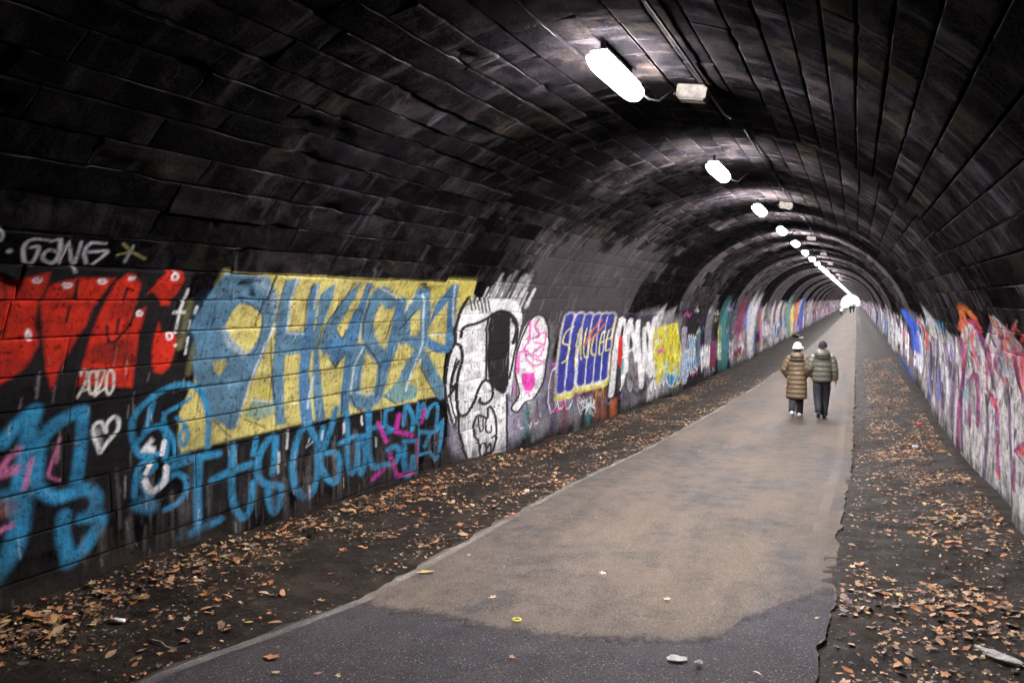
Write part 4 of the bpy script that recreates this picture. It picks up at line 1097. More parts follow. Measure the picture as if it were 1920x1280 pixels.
('s','grey',1.1,7.5,0.45,0.4,[1105,154,1114,144]),
('s','grey',1.2,5.9,0.45,0.4,[900,86,900,76]),
('s','purple',1.0,7.8,0.45,0.4,[1165,143,1161,138]),
('s','grey',1.7,8.4,0.45,0.4,[1257,131,1274,109]),
('s','grey',0.7,5.9,0.45,0.4,[900,87,894,78]),
('s','purple',0.9,5.1,0.45,0.4,[727,168,738,155]),
('s','ink',0.8,5.8,0.45,0.4,[837,167,848,158]),
('s','ink',1.1,5.2,0.45,0.4,[766,135,771,128]),
('s','purple',1.3,6.6,0.45,0.4,[968,156,972,146]),
('s','grey',1.4,6.3,0.45,0.4,[955,58,955,49]),
('s','ink',0.6,5.5,0.45,0.4,[746,200,758,189]),
('s','grey',1.1,5.6,0.45,0.4,[797,173,808,166]),
('s','ink',1.2,6.1,0.45,0.4,[898,145,905,138]),
('s','purple',1.5,7.7,0.45,0.4,[1175,29,1173,19]),
('s','purple',1.0,5.5,0.45,0.4,[830,83,828,80]),
('s','purple',1.2,6.0,0.45,0.4,[881,150,885,145]),
('s','ink',1.3,5.4,0.45,0.4,[773,166,778,162]),
('s','grey',0.9,7.4,0.45,0.4,[1128,77,1120,64]),
('s','purple',1.3,5.7,0.45,0.4,[861,123,865,114]),
('s','ink',1.5,6.9,0.45,0.4,[1018,154,1023,141]),
('s','ink',0.8,5.4,0.45,0.4,[822,81,820,79]),
('s','purple',1.2,5.4,0.45,0.4,[807,129,806,126]),
('s','grey',0.9,5.8,0.45,0.4,[874,115,879,111]),
('s','ink',1.0,6.1,0.45,0.4,[911,126,920,111]),
('s','ink',1.3,6.7,0.45,0.4,[1022,100,1018,96]),
('s','ink',1.3,6.5,0.45,0.4,[971,144,978,132]),
('s','grey',0.9,6.9,0.45,0.4,[1060,40,1051,25]),
('s','ink',1.3,5.9,0.45,0.4,[893,115,895,106]),
('s','ink',1.6,7.1,0.45,0.4,[1084,56,1076,41]),
('s','purple',1.5,6.2,0.45,0.4,[940,63,946,57]),
('s','grey',1.2,5.0,0.45,0.4,[752,123,751,119]),
('s','purple',1.8,7.5,0.45,0.4,[1151,94,1144,83]),
('s','ink',0.8,6.0,0.45,0.4,[881,151,894,138]),
('s','grey',2.3,9.2,0.45,0.4,[1408,53,1401,48]),
('s','purple',1.4,7.6,0.45,0.4,[1102,166,1107,158]),
('s','grey',0.6,5.1,0.45,0.4,[715,175,717,171]),
('s','purple',1.1,5.3,0.45,0.4,[767,157,768,154]),
('s','ink',1.1,5.2,0.45,0.4,[780,88,780,83]),
('s','purple',1.6,6.4,0.45,0.4,[978,116,974,106]),
('s','ink',0.8,5.4,0.45,0.4,[766,172,769,166]),
('s','purple',1.1,5.5,0.45,0.4,[810,142,820,129]),
('s','ink',0.8,7.5,0.45,0.4,[1060,177,1083,168]),
('s','grey',0.9,8.5,0.45,0.4,[1247,157,1259,142]),
('s','grey',1.4,8.3,0.45,0.4,[1274,32,1268,13]),
('s','purple',1.2,9.1,0.45,0.4,[1380,121,1385,102]),
('s','grey',1.8,7.8,0.45,0.4,[1146,153,1152,142]),
('s','ink',0.9,5.4,0.45,0.4,[784,161,790,150]),
('s','grey',1.2,5.9,0.45,0.4,[898,73,903,63]),
('s','purple',1.5,8.8,0.45,0.4,[1343,44,1334,26]),
('s','ink',1.1,5.3,0.45,0.4,[797,119,797,115]),
('s','ink',0.9,7.6,0.45,0.4,[1151,33,1160,22]),
('s','purple',1.3,5.6,0.45,0.4,[847,114,851,104]),
('s','ink',0.8,5.1,0.45,0.4,[695,193,704,189]),
('s','purple',0.7,5.6,0.45,0.4,[845,123,847,108]),
('s','grey',0.7,6.0,0.45,0.4,[814,196,826,186]),
('s','ink',1.0,5.9,0.45,0.4,[832,176,830,174]),
('s','grey',0.9,5.8,0.45,0.4,[805,187,807,182]),
('s','grey',1.2,8.9,0.45,0.4,[1358,-2,1371,-18]),
('s','grey',1.2,5.2,0.45,0.4,[759,157,761,154]),
('s','purple',1.9,8.4,0.45,0.4,[1287,18,1293,13]),
('s','purple',1.2,5.4,0.45,0.4,[787,159,801,147]),
('s','purple',1.6,7.5,0.45,0.4,[1138,125,1137,114]),
('s','grey',1.3,8.2,0.45,0.4,[1195,158,1219,148]),
('s','ink',1.5,7.5,0.45,0.4,[1152,43,1145,39]),
('s','grey',1.0,6.4,0.45,0.4,[931,161,943,151]),
('s','grey',2.0,8.0,0.45,0.4,[1222,19,1223,2]),
('s','purple',1.2,5.9,0.45,0.4,[894,104,892,101]),
('s','ink',1.0,6.2,0.45,0.4,[929,136,938,121]),
('s','ink',1.1,6.0,0.45,0.4,[829,193,840,187]),
('s','grey',1.4,9.4,0.45,0.4,[1436,115,1430,99]),
('s','ink',2.0,6.1,0.45,0.4,[787,216,809,203,865,175]),
('s','ink',2.5,6.3,0.45,0.4,[821,217,857,212,819,198]),
('s','purple',1.1,6.0,0.45,0.4,[829,195,831,177,871,170]),
('s','redp',2.3,5.9,0.45,0.4,[825,194,836,183,850,154]),
('s','purple',1.9,6.2,0.45,0.4,[832,202,848,183,889,173]),
('s','ink',1.5,6.5,0.45,0.4,[868,215,914,191,858,200]),
('s','ink',1.7,9.6,0.45,0.4,[1364,193,1382,167,1429,122]),
('s','ink',1.6,6.5,0.45,0.4,[872,209,886,187,904,182]),
('s','redp',2.1,8.9,0.45,0.4,[1209,206,1313,173,1280,142]),
('s','ink',1.5,7.4,0.45,0.4,[1017,212,976,207,1024,177]),
('s','redp',2.2,7.9,0.45,0.4,[1100,185,1194,154,1122,160]),
('s','purple',1.7,5.5,0.45,0.4,[708,221,703,210,768,196]),
('s','ink',1.0,5.7,0.45,0.4,[734,220,787,201,782,185]),
('s','grey',3.6,7.6,0.45,0.4,[1007,225,972,219,1080,175]),
('s','purple',1.3,5.6,0.45,0.4,[720,224,753,208,733,199]),
('s','ink',2.3,6.1,0.45,0.4,[763,229,781,213,846,190]),
('s','redp',1.6,5.5,0.45,0.4,[732,216,739,212,720,205]),
('s','ink',1.7,8.4,0.45,0.4,[1188,207,1165,190,1182,164]),
('s','redp',1.6,6.2,0.45,0.4,[859,200,906,174,851,174]),
('s','ink',2.6,8.8,0.45,0.4,[1318,153,1334,131,1303,96]),
('s','purple',2.2,5.6,0.45,0.4,[744,219,742,207,743,202]),
('s','redp',2.7,8.1,0.45,0.4,[1200,159,1189,151,1220,120]),
('s','grey',1.4,7.1,0.45,0.4,[908,229,925,210,974,206]),
('s','redp',1.6,7.8,0.45,0.4,[1139,170,1151,143,1130,151]),
('s','grey',1.4,5.8,0.45,0.4,[778,208,772,195,811,193]),
('s','purple',2.8,6.9,0.45,0.4,[914,224,924,207,963,178]),
('s','ink',1.3,7.2,0.45,0.4,[975,212,955,207,998,183]),
('s','redp',1.1,6.7,0.45,0.4,[849,223,886,211,946,177]),
('s','ink',2.7,7.2,0.45,0.4,[1058,170,1077,153,1063,120]),
('s','ink',3.5,7.2,0.45,0.4,[1034,169,1014,157,1111,112]),
('s','redp',3.4,8.9,0.45,0.4,[1170,219,1159,201,1300,185]),
('s','maroon',1.0,5.6,0.45,0.4,[780,193,777,178,826,164]),
('s','ink',2.1,8.8,0.45,0.4,[1239,189,1231,171,1300,162]),
('s','purple',0.9,5.7,0.45,0.4,[746,211,780,201,819,172]),
('s','redp',2.6,6.0,0.45,0.4,[814,199,870,178,862,163]),
('s','maroon',1.1,6.3,0.45,0.4,[889,182,890,161,930,151]),
('s','redp',1.8,7.7,0.45,0.4,[973,230,1008,207,1097,196]),
('s','redp',1.5,7.2,0.45,0.4,[911,221,999,192,1023,180]),
('s','ink',2.8,6.9,0.45,0.4,[869,231,879,224,946,188]),
('s','redp',4.1,9.0,0.45,0.4,[1255,193,1286,183,1290,148]),
('s','purple',3.5,8.6,0.45,0.4,[1209,189,1273,167,1245,152]),
('s','ink',2.6,9.4,0.45,0.4,[1305,187,1405,169,1378,134]),
('s','purple',2.1,5.5,0.45,0.4,[772,186,764,182,792,162]),
('s','ink',1.9,9.2,0.45,0.4,[1366,156,1312,141,1442,103]),
('s','redp',2.2,6.2,0.45,0.4,[804,219,784,214,851,200]),
('s','grey',3.2,7.3,0.45,0.4,[1049,190,1048,177,1053,140]),
('s','ink',2.4,7.8,0.45,0.4,[1140,162,1152,139,1214,100]),
('s','maroon',1.3,5.6,0.45,0.4,[713,225,759,207,770,190]),
('s','redp',3.1,6.1,0.45,0.4,[873,191,849,184,875,154]),
('s','grey',1.7,5.8,0.45,0.4,[741,224,753,212,801,185]),
('s','redp',2.7,6.6,0.45,0.4,[861,215,908,199,925,176]),
('s','redp',3.3,9.7,0.45,0.4,[1343,200,1372,166,1497,122]),
('s','grey',1.5,6.3,0.45,0.4,[785,229,826,220,853,202]),
('s','grey',2.8,5.8,0.45,0.4,[797,196,846,174,814,172]),
('s','maroon',1.0,5.7,0.45,0.4,[775,201,756,196,814,184]),
('s','ink',2.0,9.5,0.45,0.4,[1282,209,1290,195,1439,133]),
('s','redp',1.8,9.0,0.45,0.4,[1186,214,1292,188,1314,154]),
('s','ink',1.8,7.9,0.45,0.4,[1057,210,1144,176,1133,171]),
('s','redp',3.0,6.3,0.45,0.4,[809,224,881,202,836,196]),
('s','ink',1.2,5.7,0.45,0.4,[753,212,750,203,801,177]),
('s','purple',2.0,9.0,0.45,0.4,[1238,212,1209,206,1219,187]),
('s','maroon',3.1,7.3,0.45,0.4,[1010,197,1037,179,1039,172]),
('s','grey',3.8,7.5,0.45,0.4,[1090,179,1077,151,1129,136]),
('s','grey',1.2,7.3,0.45,0.4,[1096,160,1093,142,1057,134]),
('s','ink',2.7,6.1,0.45,0.4,[859,192,888,166,874,154]),
('s','grey',2.7,7.7,0.45,0.4,[1132,172,1147,164,1128,119]),
('s','maroon',1.3,7.4,0.45,0.4,[1068,170,1050,165,1139,129]),
('s','ink',2.3,8.0,0.45,0.4,[1053,208,1161,176,1139,167]),
('s','ink',1.5,6.3,0.45,0.4,[812,230,827,212,821,203]),
('s','purple',1.7,8.1,0.45,0.4,[1158,179,1192,156,1210,123]),
('s','purple',2.4,12.0,0.55,0.4,[1809,129,1838,77]),
('s','grey',2.4,14.0,0.55,0.4,[2233,107,2208,61]),
('s','ink',3.3,12.6,0.55,0.4,[1939,114,1921,62]),
('s','purple',3.0,13.7,0.55,0.4,[2107,112,2096,37]),
('s','grey',4.4,14.0,0.55,0.4,[2220,118,2305,59]),
('s','white',3.6,11.1,0.55,0.4,[1641,158,1694,101]),
('s','ink',2.5,11.3,0.55,0.4,[1741,104,1719,79]),
('s','ink',3.9,10.6,0.55,0.4,[1522,177,1615,95]),
('s','ink',3.7,14.0,0.55,0.4,[2165,131,2134,50]),
('s','ink',2.5,12.3,0.55,0.4,[1899,104,1863,78]),
('s','royal2',2.3,10.8,0.55,0.4,[1568,171,1616,134]),
('s','purple',2.2,14.0,0.55,0.4,[2311,54,2206,-2]),
('s','purple',2.2,11.0,0.55,0.4,[1594,173,1602,156]),
('s','ink',3.7,10.9,0.55,0.4,[1656,125,1662,102]),
('s','royal2',2.8,14.0,0.55,0.4,[2154,67,2182,-8]),
('s','grey',3.2,14.0,0.55,0.4,[2217,66,2120,11]),
('s','ink',2.2,11.8,0.55,0.4,[1819,103,1789,44]),
('s','ink',4.3,13.2,0.55,0.4,[2014,112,2017,25]),
('s','white',4.2,11.2,0.55,0.4,[1735,109,1692,45]),
('s','ink',3.1,10.1,0.55,0.4,[1546,128,1518,86]),
('s','royal2',2.2,14.0,0.55,0.4,[2208,82,2225,-11]),
('s','ink',3.0,12.6,0.55,0.4,[1846,157,1952,90]),
('s','white',3.5,12.0,0.55,0.4,[1847,119,1823,76]),
('s','ink',1.9,14.0,0.55,0.4,[2116,136,2147,30]),
('s','purple',2.6,12.5,0.55,0.4,[1893,146,1881,113]),
('s','royal2',4.6,12.1,0.55,0.4,[1853,93,1874,31]),
('s','purple',3.3,11.0,0.55,0.4,[1675,138,1670,97]),
('s','grey',1.9,11.6,0.55,0.4,[1758,107,1780,59]),
('s','purple',1.5,10.2,0.55,0.4,[1523,151,1542,89]),
('s','ink',3.1,11.8,0.55,0.4,[1780,134,1791,116]),
('s','royal2',1.5,11.2,0.55,0.4,[1672,154,1697,90]),
('s','ink',2.4,11.0,0.55,0.4,[1666,128,1693,108]),
('s','white',2.9,13.8,0.55,0.4,[2109,74,2134,50]),
('s','purple',4.5,14.0,0.55,0.4,[2358,94,2411,35]),
('s','royal2',2.4,13.5,0.55,0.4,[2073,139,2034,105]),
('s','ink',2.3,12.0,0.55,0.4,[1863,104,1822,41]),
('s','white',2.7,10.4,0.55,0.4,[1488,178,1552,133]),
('s','ink',3.1,14.0,0.55,0.4,[2180,135,2174,47]),
('s','purple',1.9,11.1,0.55,0.4,[1619,152,1701,118]),
('s','purple',3.7,12.9,0.55,0.4,[1990,114,1960,30]),
]
# ---------------------------------------------------------------- spray paint: canvases over (distance, height), cells growing with distance
NCOL, DV, V0 = 1980, .01, -1.6
NROW = 480
def col_of(y):
    y = np.asarray(y, float); return np.where(y < 10, y*100.0, 1000+10000.0*(.1-1/np.maximum(y, 1e-3)))
def y_of(c):
    c = np.asarray(c, float); return np.where(c < 1000, c/100.0, 1/np.maximum(.1-(c-1000)/10000.0, 1e-4))
YC = y_of(np.arange(NCOL)+.5); VC = V0+(np.arange(NROW)+.5)*DV
CELL = np.gradient(YC)
PC = dict(black=(.016, .015, .016), ink=(.02, .018, .02), silver=(.42, .40, .42), olive=(.22, .20, .07), red=(.48, .026, .013), dred=(.11, .014, .01), white=(.72, .70, .69),
 cream=(.62, .58, .50), yellow=(.45, .38, .12), yellow2=(.40, .34, .05), teal=(.085, .17, .24), blue2=(.06, .15, .26), green=(.13, .23, .22), pale=(.46, .50, .54), cyan=(.03, .20, .35),
 magenta=(.42, .03, .27), pink=(.50, .14, .28), rust=(.26, .09, .05), lilac=(.42, .38, .48), grey=(.20, .19, .20), hotpink=(.72, .07, .38), lemon=(.68, .62, .14), royal=(.04, .045, .25),
 orange=(.62, .15, .04), maroon=(.17, .03, .07), purple=(.075, .032, .095), tealg=(.07, .22, .22), lightgrey=(.55, .52, .52), acid=(.55, .48, .03), sky=(.22, .42, .55), offwhite=(.43, .405, .39),
 redp=(.50, .05, .05), mag2=(.24, .025, .13), royal2=(.04, .10, .48))
def spline(P, n=3):
    P = np.asarray(P, float); cl = np.allclose(P[0], P[-1], atol=.02)
    Q = np.concatenate([[P[-2] if cl else P[0]], P, [P[1] if cl else P[-1]]]); out = []
    for i in range(1, len(Q)-2):
        a, b, c, d = Q[i-1], Q[i], Q[i+1], Q[i+2]
        for k in range(n):
            t = k/n; out.append(.5*((2*b)+(c-a)*t+(2*a-5*b+4*c-d)*t*t+(3*b-3*c+d-a)*t**3))
    out.append(P[-1]); return np.array(out)
class Canvas:
    def __init__(s): s.rgb = np.zeros((NROW, NCOL, 3), np.float32); s.a = np.zeros((NROW, NCOL), np.float32)
    def comp(s, win, col, a):
        r0, r1, c0, c1 = win; A = s.a[r0:r1, c0:c1]; C = s.rgb[r0:r1, c0:c1]
        na = a+A*(1-a)
        C[:] = np.where(na[..., None] > 1e-4, (np.array(col)*a[..., None]+C*(A*(1-a))[..., None])/np.maximum(na, 1e-4)[..., None], C)
        A[:] = na
    def win(s, P, m):
        c0 = int(max(0, col_of(max(.01, P[:, 0].min()-m))-2)); c1 = int(min(NCOL, col_of(P[:, 0].max()+m)+3))
        r0 = int(max(0, (P[:, 1].min()-m-V0)/DV-2)); r1 = int(min(NROW, (P[:, 1].max()+m-V0)/DV+3))
        return r0, r1, c0, c1
    def segdist(s, P, w, closed=False, asp=1.0):
        P = np.array(P, float)/np.array([asp, 1.0])
        r0, r1, c0, c1 = w; yy = YC[None, c0:c1]/asp; vv = VC[r0:r1, None]
        d2 = None; pts = list(P)+([P[0]] if closed else [])
        for (ay, av), (by, bv) in zip(pts[:-1], pts[1:]):
            dy, dv = by-ay, bv-av; L = dy*dy+dv*dv+1e-9
            t = np.clip(((yy-ay)*dy+(vv-av)*dv)/L, 0, 1)
            q = (yy-ay-t*dy)**2+(vv-av-t*dv)**2
            d2 = q if d2 is None else np.minimum(d2, q)
        return np.sqrt(d2)
    def stroke(s, P, width, col, a=1.0, soft=.3, asp=1.0):
        P = np.asarray(P, float); hw = width/2; w = s.win(P, (hw*1.4+.02)*asp)
        if w[1] <= w[0] or w[3] <= w[2]: return
        d = s.segdist(P, w, False, asp); cell = CELL[None, w[2]:w[3]]/asp
        e = np.maximum(hw*soft, .004)+cell*.35
        al = 1-np.clip((d-hw+e)/(2*e), 0, 1)
        s.comp(w, col, a*al*al*(3-2*al))
    def poly(s, P, col, a=1.0, soft=.012):
        P = np.asarray(P, float); w = s.win(P, soft+.02)
        if w[1] <= w[0] or w[3] <= w[2]: return
        r0, r1, c0, c1 = w; yy = YC[None, c0:c1]; vv = VC[r0:r1, None]
        ins = np.zeros((r1-r0, c1-c0), bool); n = len(P)
        for i in range(n):
            (ay, av), (by, bv) = P[i], P[(i+1) % n]
            if abs(bv-av) < 1e-9: continue
            ins ^= ((av > vv) != (bv > vv)) & (yy < (by-ay)*(vv-av)/(bv-av)+ay)
        d = s.segdist(P, w, True); e = soft+CELL[None, c0:c1]*.35
        al = np.clip(.5+np.where(ins, d, -d)/(2*e), 0, 1)
        s.comp(w, col, a*al)
    def run(s, ops):
        for k, c, w, asp, a, so, q in ops:
            P = np.array(q, float).reshape(-1, 2)/100
            if k == 's': s.stroke(spline(P) if len(P) > 3 else P, w/100, PC[c], a, so, asp)
            elif k == 'c': s.poly(spline(np.concatenate([P, P[:1]]), 3), PC[c], a, so)
            else: s.poly(P, PC[c], a, so)
    def sample(s, y, v):
        c = np.clip(col_of(y)-.5, 0, NCOL-1.01); r = (np.asarray(v)-V0)/DV-.5
        ok = (r > 0) & (r < NROW-1.01); r = np.clip(r, 0, NROW-1.01)
        c0 = c.astype(int); r0 = r.astype(int); fc = c-c0; fr = r-r0
        T = np.concatenate([s.rgb, s.a[..., None]], -1) if not hasattr(s, 'T') else s.T
        s.T = T
        o = (T[r0, c0]*(1-fc)[..., None]+T[r0, c0+1]*fc[..., None])*(1-fr)[..., None]+(T[r0+1, c0]*(1-fc)[..., None]+T[r0+1, c0+1]*fc[..., None])*fr[..., None]
        o[..., 3] *= ok
        return o
rs = np.random.RandomState(11)
def throwup(cv, y0, w, v0, v1, fill, line, rng):
    """one rough spray-can piece: filled bubble letters with an outline"""
    n = max(2, int(rng.randint(3, 6))); lw = w/n; h = v1-v0
    for i in range(n):
        c = y0+lw*(i+.5); m = lw*.62
        P = []
        for k in range(9):
            t = 2*math.pi*k/9; q = .85+.3*rng.rand()
            P.append((c+math.cos(t)*m*q+.12*math.sin(t)*lw, (v0+v1)/2+math.sin(t)*h*.5*q))
        cv.poly(P, fill, .95, .02)
        cv.stroke(P+[P[0]], .05*h, line, .9, .4)
        for k in range(2):
            a = c+(rng.rand()-.5)*lw*.7; cv.stroke([(a, v0+h*(.2+.3*rng.rand())), (a+(rng.rand()-.5)*lw*.5, v0+h*(.55+.3*rng.rand()))], .06*h, line, .85, .4)
    for k in range(5):
        a = y0+w*rng.rand(); b = v0+h*.2*rng.rand(); cv.stroke([(a, b), (a, b-.25*rng.rand()-.05)], .025, fill, .7, .5)
def tagline(cv, y0, w, v, h, col, rng, lw=.03):
    P = []; n = int(rng.randint(6, 12))
    for i in range(n): P.append((y0+w*i/n+(rng.rand()-.5)*w/n, v+h*(rng.rand()-.1 if i % 2 else rng.rand()*.3)))
    cv.stroke(P, lw, col, .85, .4)
cvL, cvR = Canvas(), Canvas()
def span(cv, ya, yb, base, vtop, seed, cols):
    rng = np.random.RandomState(seed)
    def floor_v(y): return np.interp(y, YL, ZL) if cv is cvL else np.interp(y, YR, ZR)
    y = ya
    while y < yb:                          # patchy primer coats first
        w = 1.2+2.5*rng.rand(); f = floor_v(y); c = np.array(PC[base[rng.randint(len(base))]])*(.6+.5*rng.rand())
        cv.poly([(y-.2, f+.15), (y+w, f+.12), (y+w+.1*rng.randn(), vtop+.25*rng.randn()), (y-.1, vtop+.2*rng.randn())], c, .5+.4*rng.rand(), .08); y += w*.8
    y = ya
    while y < yb:
        w = 1.4+2.6*rng.rand(); f = floor_v(y)
        for k in range(2):
            b = f+.25+.7*rng.rand(); t = min(vtop+.2*rng.randn(), b+.7+.9*rng.rand())
            if rng.rand() < .8: throwup(cv, y+rng.rand()*.6, w*(.5+.5*rng.rand()), b, t, np.array(PC[cols[rng.randint(len(cols))]])*(.75+.4*rng.rand()), PC[['ink', 'purple', 'white', 'royal', 'ink', 'maroon'][rng.randint(6)]], rng)
        for k in range(4): tagline(cv, y+w*rng.rand(), .6+1.2*rng.rand(), f+.2+rng.rand()*(vtop-f), .25+.3*rng.rand(), PC[['white', 'ink', 'cyan', 'hotpink', 'silver', 'purple', 'redp', 'lemon'][rng.randint(8)]], rng, .03+.03*rng.rand())
        y += w*.75
span(cvL, 11.5, 21.5, ['grey', 'grey', 'ink'], .9, 4, ['grey', 'purple', 'tealg', 'maroon'])
span(cvL, 20.8, 46, ['grey', 'grey', 'lightgrey', 'ink'], 1.9, 7, ['white', 'lightgrey', 'tealg', 'ink', 'white', 'cyan', 'white', 'lemon', 'maroon', 'white'])
span(cvL, 46, 330, ['lightgrey', 'grey', 'grey'], 2.0, 8, ['white', 'lightgrey', 'white', 'ink', 'tealg', 'white', 'hotpink', 'royal2', 'orange', 'lightgrey', 'grey', 'white'])
span(cvR, 15, 46, ['lightgrey', 'grey', 'grey'], 1.7, 21, ['white', 'lightgrey', 'ink', 'white', 'purple', 'white'])
span(cvR, 46, 330, ['lightgrey', 'grey', 'grey'], 1.8, 22, ['white', 'lightgrey', 'sky', 'royal2', 'olive', 'white', 'hotpink', 'grey', 'ink'])
for c, y0, y1, v0, v1 in [('tealg', 37, 40.5, -.4, 1.9), ('maroon', 42.5, 45.5, .1, 2.0), ('royal2', 46, 48, 1.0, 1.9), ('lightgrey', 47, 52, -.3, 1.9), ('redp', 54, 55.2, -.8, 1.6), ('green', 74, 80, -.5, 1.5), ('lemon', 80, 84, -.5, 1.2), ('orange', 86, 90, .6, 1.5), ('royal2', 93, 99, -.4, 1.6)]:
    for i in range(5): cvL.stroke([(y0+(y1-y0)*rs.rand(), v0+rs.rand()*.4), (y0+(y1-y0)*rs.rand(), v1-rs.rand()*.4)], (y1-y0)*.35, np.array(PC[c])*(.7+.5*rs.rand()), .5, .6)
cvL.run(PAINT_L); cvR.run(PAINT_R)
drng = np.random.RandomState(61)
for i in range(230):                      # pale weathering runs on the lower courses
    y_ = 4.2+8*drng.rand(); f_ = float(np.interp(y_, YL, ZL)); v_ = f_+.1+.75*drng.rand()
    cvL.stroke([(y_, v_+.25*drng.rand()), (y_+.02*drng.randn(), max(f_, v_-.15-.3*drng.rand()))], .015+.07*drng.rand()**2, np.array([.115, .105, .10])*(.5+drng.rand()), .12+.3*drng.rand(), .8)
for cv, YY_, ZZ_ in ((cvL, YL, ZL), (cvR, YR, ZR)):      # mud splashed up the foot of the wall, runs and flecks of paint
    for i in range(420):
        y_ = 3+32*drng.rand()**1.6; f_ = float(np.interp(y_, YY_, ZZ_))
        cv.stroke([(y_, f_-.1), (y_+.1*drng.randn(), f_+.05+.22*drng.rand()**2)], .10+.12*drng.rand(), (.028, .023, .020), .45*drng.rand()+.15, .8)
    for i in range(380):
        y_ = 3.2+18*drng.rand()**1.4; v_ = .2+1.9*drng.rand(); c_ = [(.6, .58, .56), (.02, .02, .02), (.3, .28, .28)][drng.randint(3)]
        cv.stroke([(y_, v_), (y_+.01*drng.randn(), v_-.04-.25*drng.rand()**2)], .006+.008*drng.rand(), c_, .25+.4*drng.rand(), .5)
def paint_at(y, v):
    y = np.asarray(y, float); v = np.asarray(v, float)
    L = cvL.sample(y, v); Rr = cvR.sample(y, VE-v)
    return np.where((v < VE/2)[..., None], L, Rr)

# ---------------------------------------------------------------- lining blocks
SECT = [(-40, 9.45, 0.0), (9.45, 20.3, -.12), (20.3, 27.0, -.20), (27.0, 33.5, -.17), (33.5, 41, -.20), (41, 49, -.16)]
y = 49.0; k = 0
while y < 345:
    L = 7+4*rs.rand(); SECT.append((y, min(y+L, 346), -.20 if k % 2 == 0 else -.15)); y += L; k += 1
def sect_off(y):
    for a, b, d in SECT:
        if a <= y < b: return d
    return SECT[-1][2]
SECT_TONE = [.08, .42, .10, .55, .10, .72]+[(.75 if q % 2 else .08)+.2*rs.rand() for q, _ in enumerate(SECT[6:])]
def tone_at(y, v, si):
    t = SECT_TONE[min(si, len(SECT_TONE)-1)]+0*y
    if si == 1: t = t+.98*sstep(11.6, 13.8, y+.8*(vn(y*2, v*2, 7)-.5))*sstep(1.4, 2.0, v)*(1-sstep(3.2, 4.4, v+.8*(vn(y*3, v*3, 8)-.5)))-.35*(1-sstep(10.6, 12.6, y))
    if si == 0: t = t+np.where(v > 6.5, .10, .08*sstep(4.6, 6.8, y)+.22*sstep(5.5, 8, y)*sstep(2.2, 2.7, v)*(1-sstep(3.6, 4.8, v)))
    return t
LJ = [-1.6, -1.29, -.96, -.63, -.31, .01, .333, .657, .985, 1.308, 1.62, 1.886, 2.175, 2.47, 2.747, 3.01, 3.278, 3.545, 3.803, 4.067, 4.287, 4.54, 4.78]
RJ = [7.51, 7.80, 8.045, 8.277, 8.497, 8.71, 8.914, 9.125, 9.357, 9.583, 9.80, 10.03, 10.25, 10.5, 10.71, 10.95, 11.2, 11.45, 11.72, 12.0, 12.28, 12.56, 12.85, 13.13, 13.41]
J1 = LJ+list(np.linspace(4.78, 7.51, 11)[1:-1])+RJ
def even_joints(dv): return list(np.linspace(-1.6, VE+.7, int((VE+2.3)/dv)+1))
class Acc:
    def __init__(s): s.V = []; s.Q = []; s.W = []; s.P = []; s.T = []; s.E = []; s.n = 0
    def add(s, V, Q, W, P, T, E): s.V.append(V); s.Q.append(Q+s.n); s.W.append(W); s.P.append(P); s.T.append(T); s.E.append(E); s.n += len(V)
    def mesh(s, name, mat=None):
        return fastmesh(name, np.concatenate(s.V), np.concatenate(s.Q), mat or M_STONE, {'wall': ('FLOAT_VECTOR', np.concatenate(s.W)), 'paint': ('FLOAT_COLOR', np.concatenate(s.P)), 'tone': ('FLOAT', np.concatenate(s.T)), 'edge': ('FLOAT', np.concatenate(s.E))})
def lines(a, b, step, rim):
    L = b-a; n = max(1, int(round((L-2*rim)/step)))
    return np.concatenate([[a, a], [a+rim*.4, a+rim], np.linspace(a+2*rim, b-2*rim, n+1), [b-rim, b-rim*.4], [b, b]])
def block(si, y0, y1, v0, v1, off, dy, dv, tone, rng, rough=1.0, depth=.05, rim=.009, rec=.005):
    ys = lines(y0, y1, dy, rim); vsn = lines(v0, v1, dv, rim)
    Y, Vv = np.meshgrid(ys, vsn, indexing='ij')
    e = np.minimum(np.minimum(Y-y0, y1-Y), np.minimum(Vv-v0, v1-Vv))
    jit = .010*(vn(Y*3.1, Vv*3.7, 5)-.5)
    d = off+rng.uniform(-.007, .007)*rough+rng.uniform(-.01, .01)*(Vv-(v0+v1)/2)/(v1-v0)*rough
    rel = .012*(fbm(Y*3.2, Vv*3.6, 31, 3)-.5)+.007*(fbm(Y*13, Vv*15, 37, 2)-.5)
    chip = sstep(.66, .80, fbm(Y*2.1, Vv*3.1, 41, 3))*.020
    d = d+(rel-chip)*rough
    wob = .006*vn(Y*11, Vv*11, 51)
    d = d-(1-sstep(0, rim+wob, e))*rec
    sk = np.zeros_like(Y, bool); sk[0, :] = sk[-1, :] = True; sk[:, 0] = sk[:, -1] = True
    d = np.where(sk, off-depth, d)
    V = vault(Y, Vv, d).reshape(-1, 3)
    a, b = len(ys), len(vsn); I = np.arange(a*b).reshape(a, b)
    Q = np.stack([I[:-1, :-1], I[:-1, 1:], I[1:, 1:], I[1:, :-1]], -1).reshape(-1, 4)
    W = np.stack([Y, Vv, np.full_like(Y, tone*7)], -1).reshape(-1, 3)
    P = paint_at(Y, Vv); P[..., 3] *= ~sk
    E = ((e < rim*.9) & (e > .001)).astype(float)*(0 if rec < .002 else 1)
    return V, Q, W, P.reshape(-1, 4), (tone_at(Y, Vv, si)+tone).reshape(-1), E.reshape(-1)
rng = np.random.RandomState(2)
tunnel = empty('tunnel', (CX, 0, 0))
tag(tunnel, 'long soot-black arched stone tunnel with spray-painted side walls', 'tunnel')
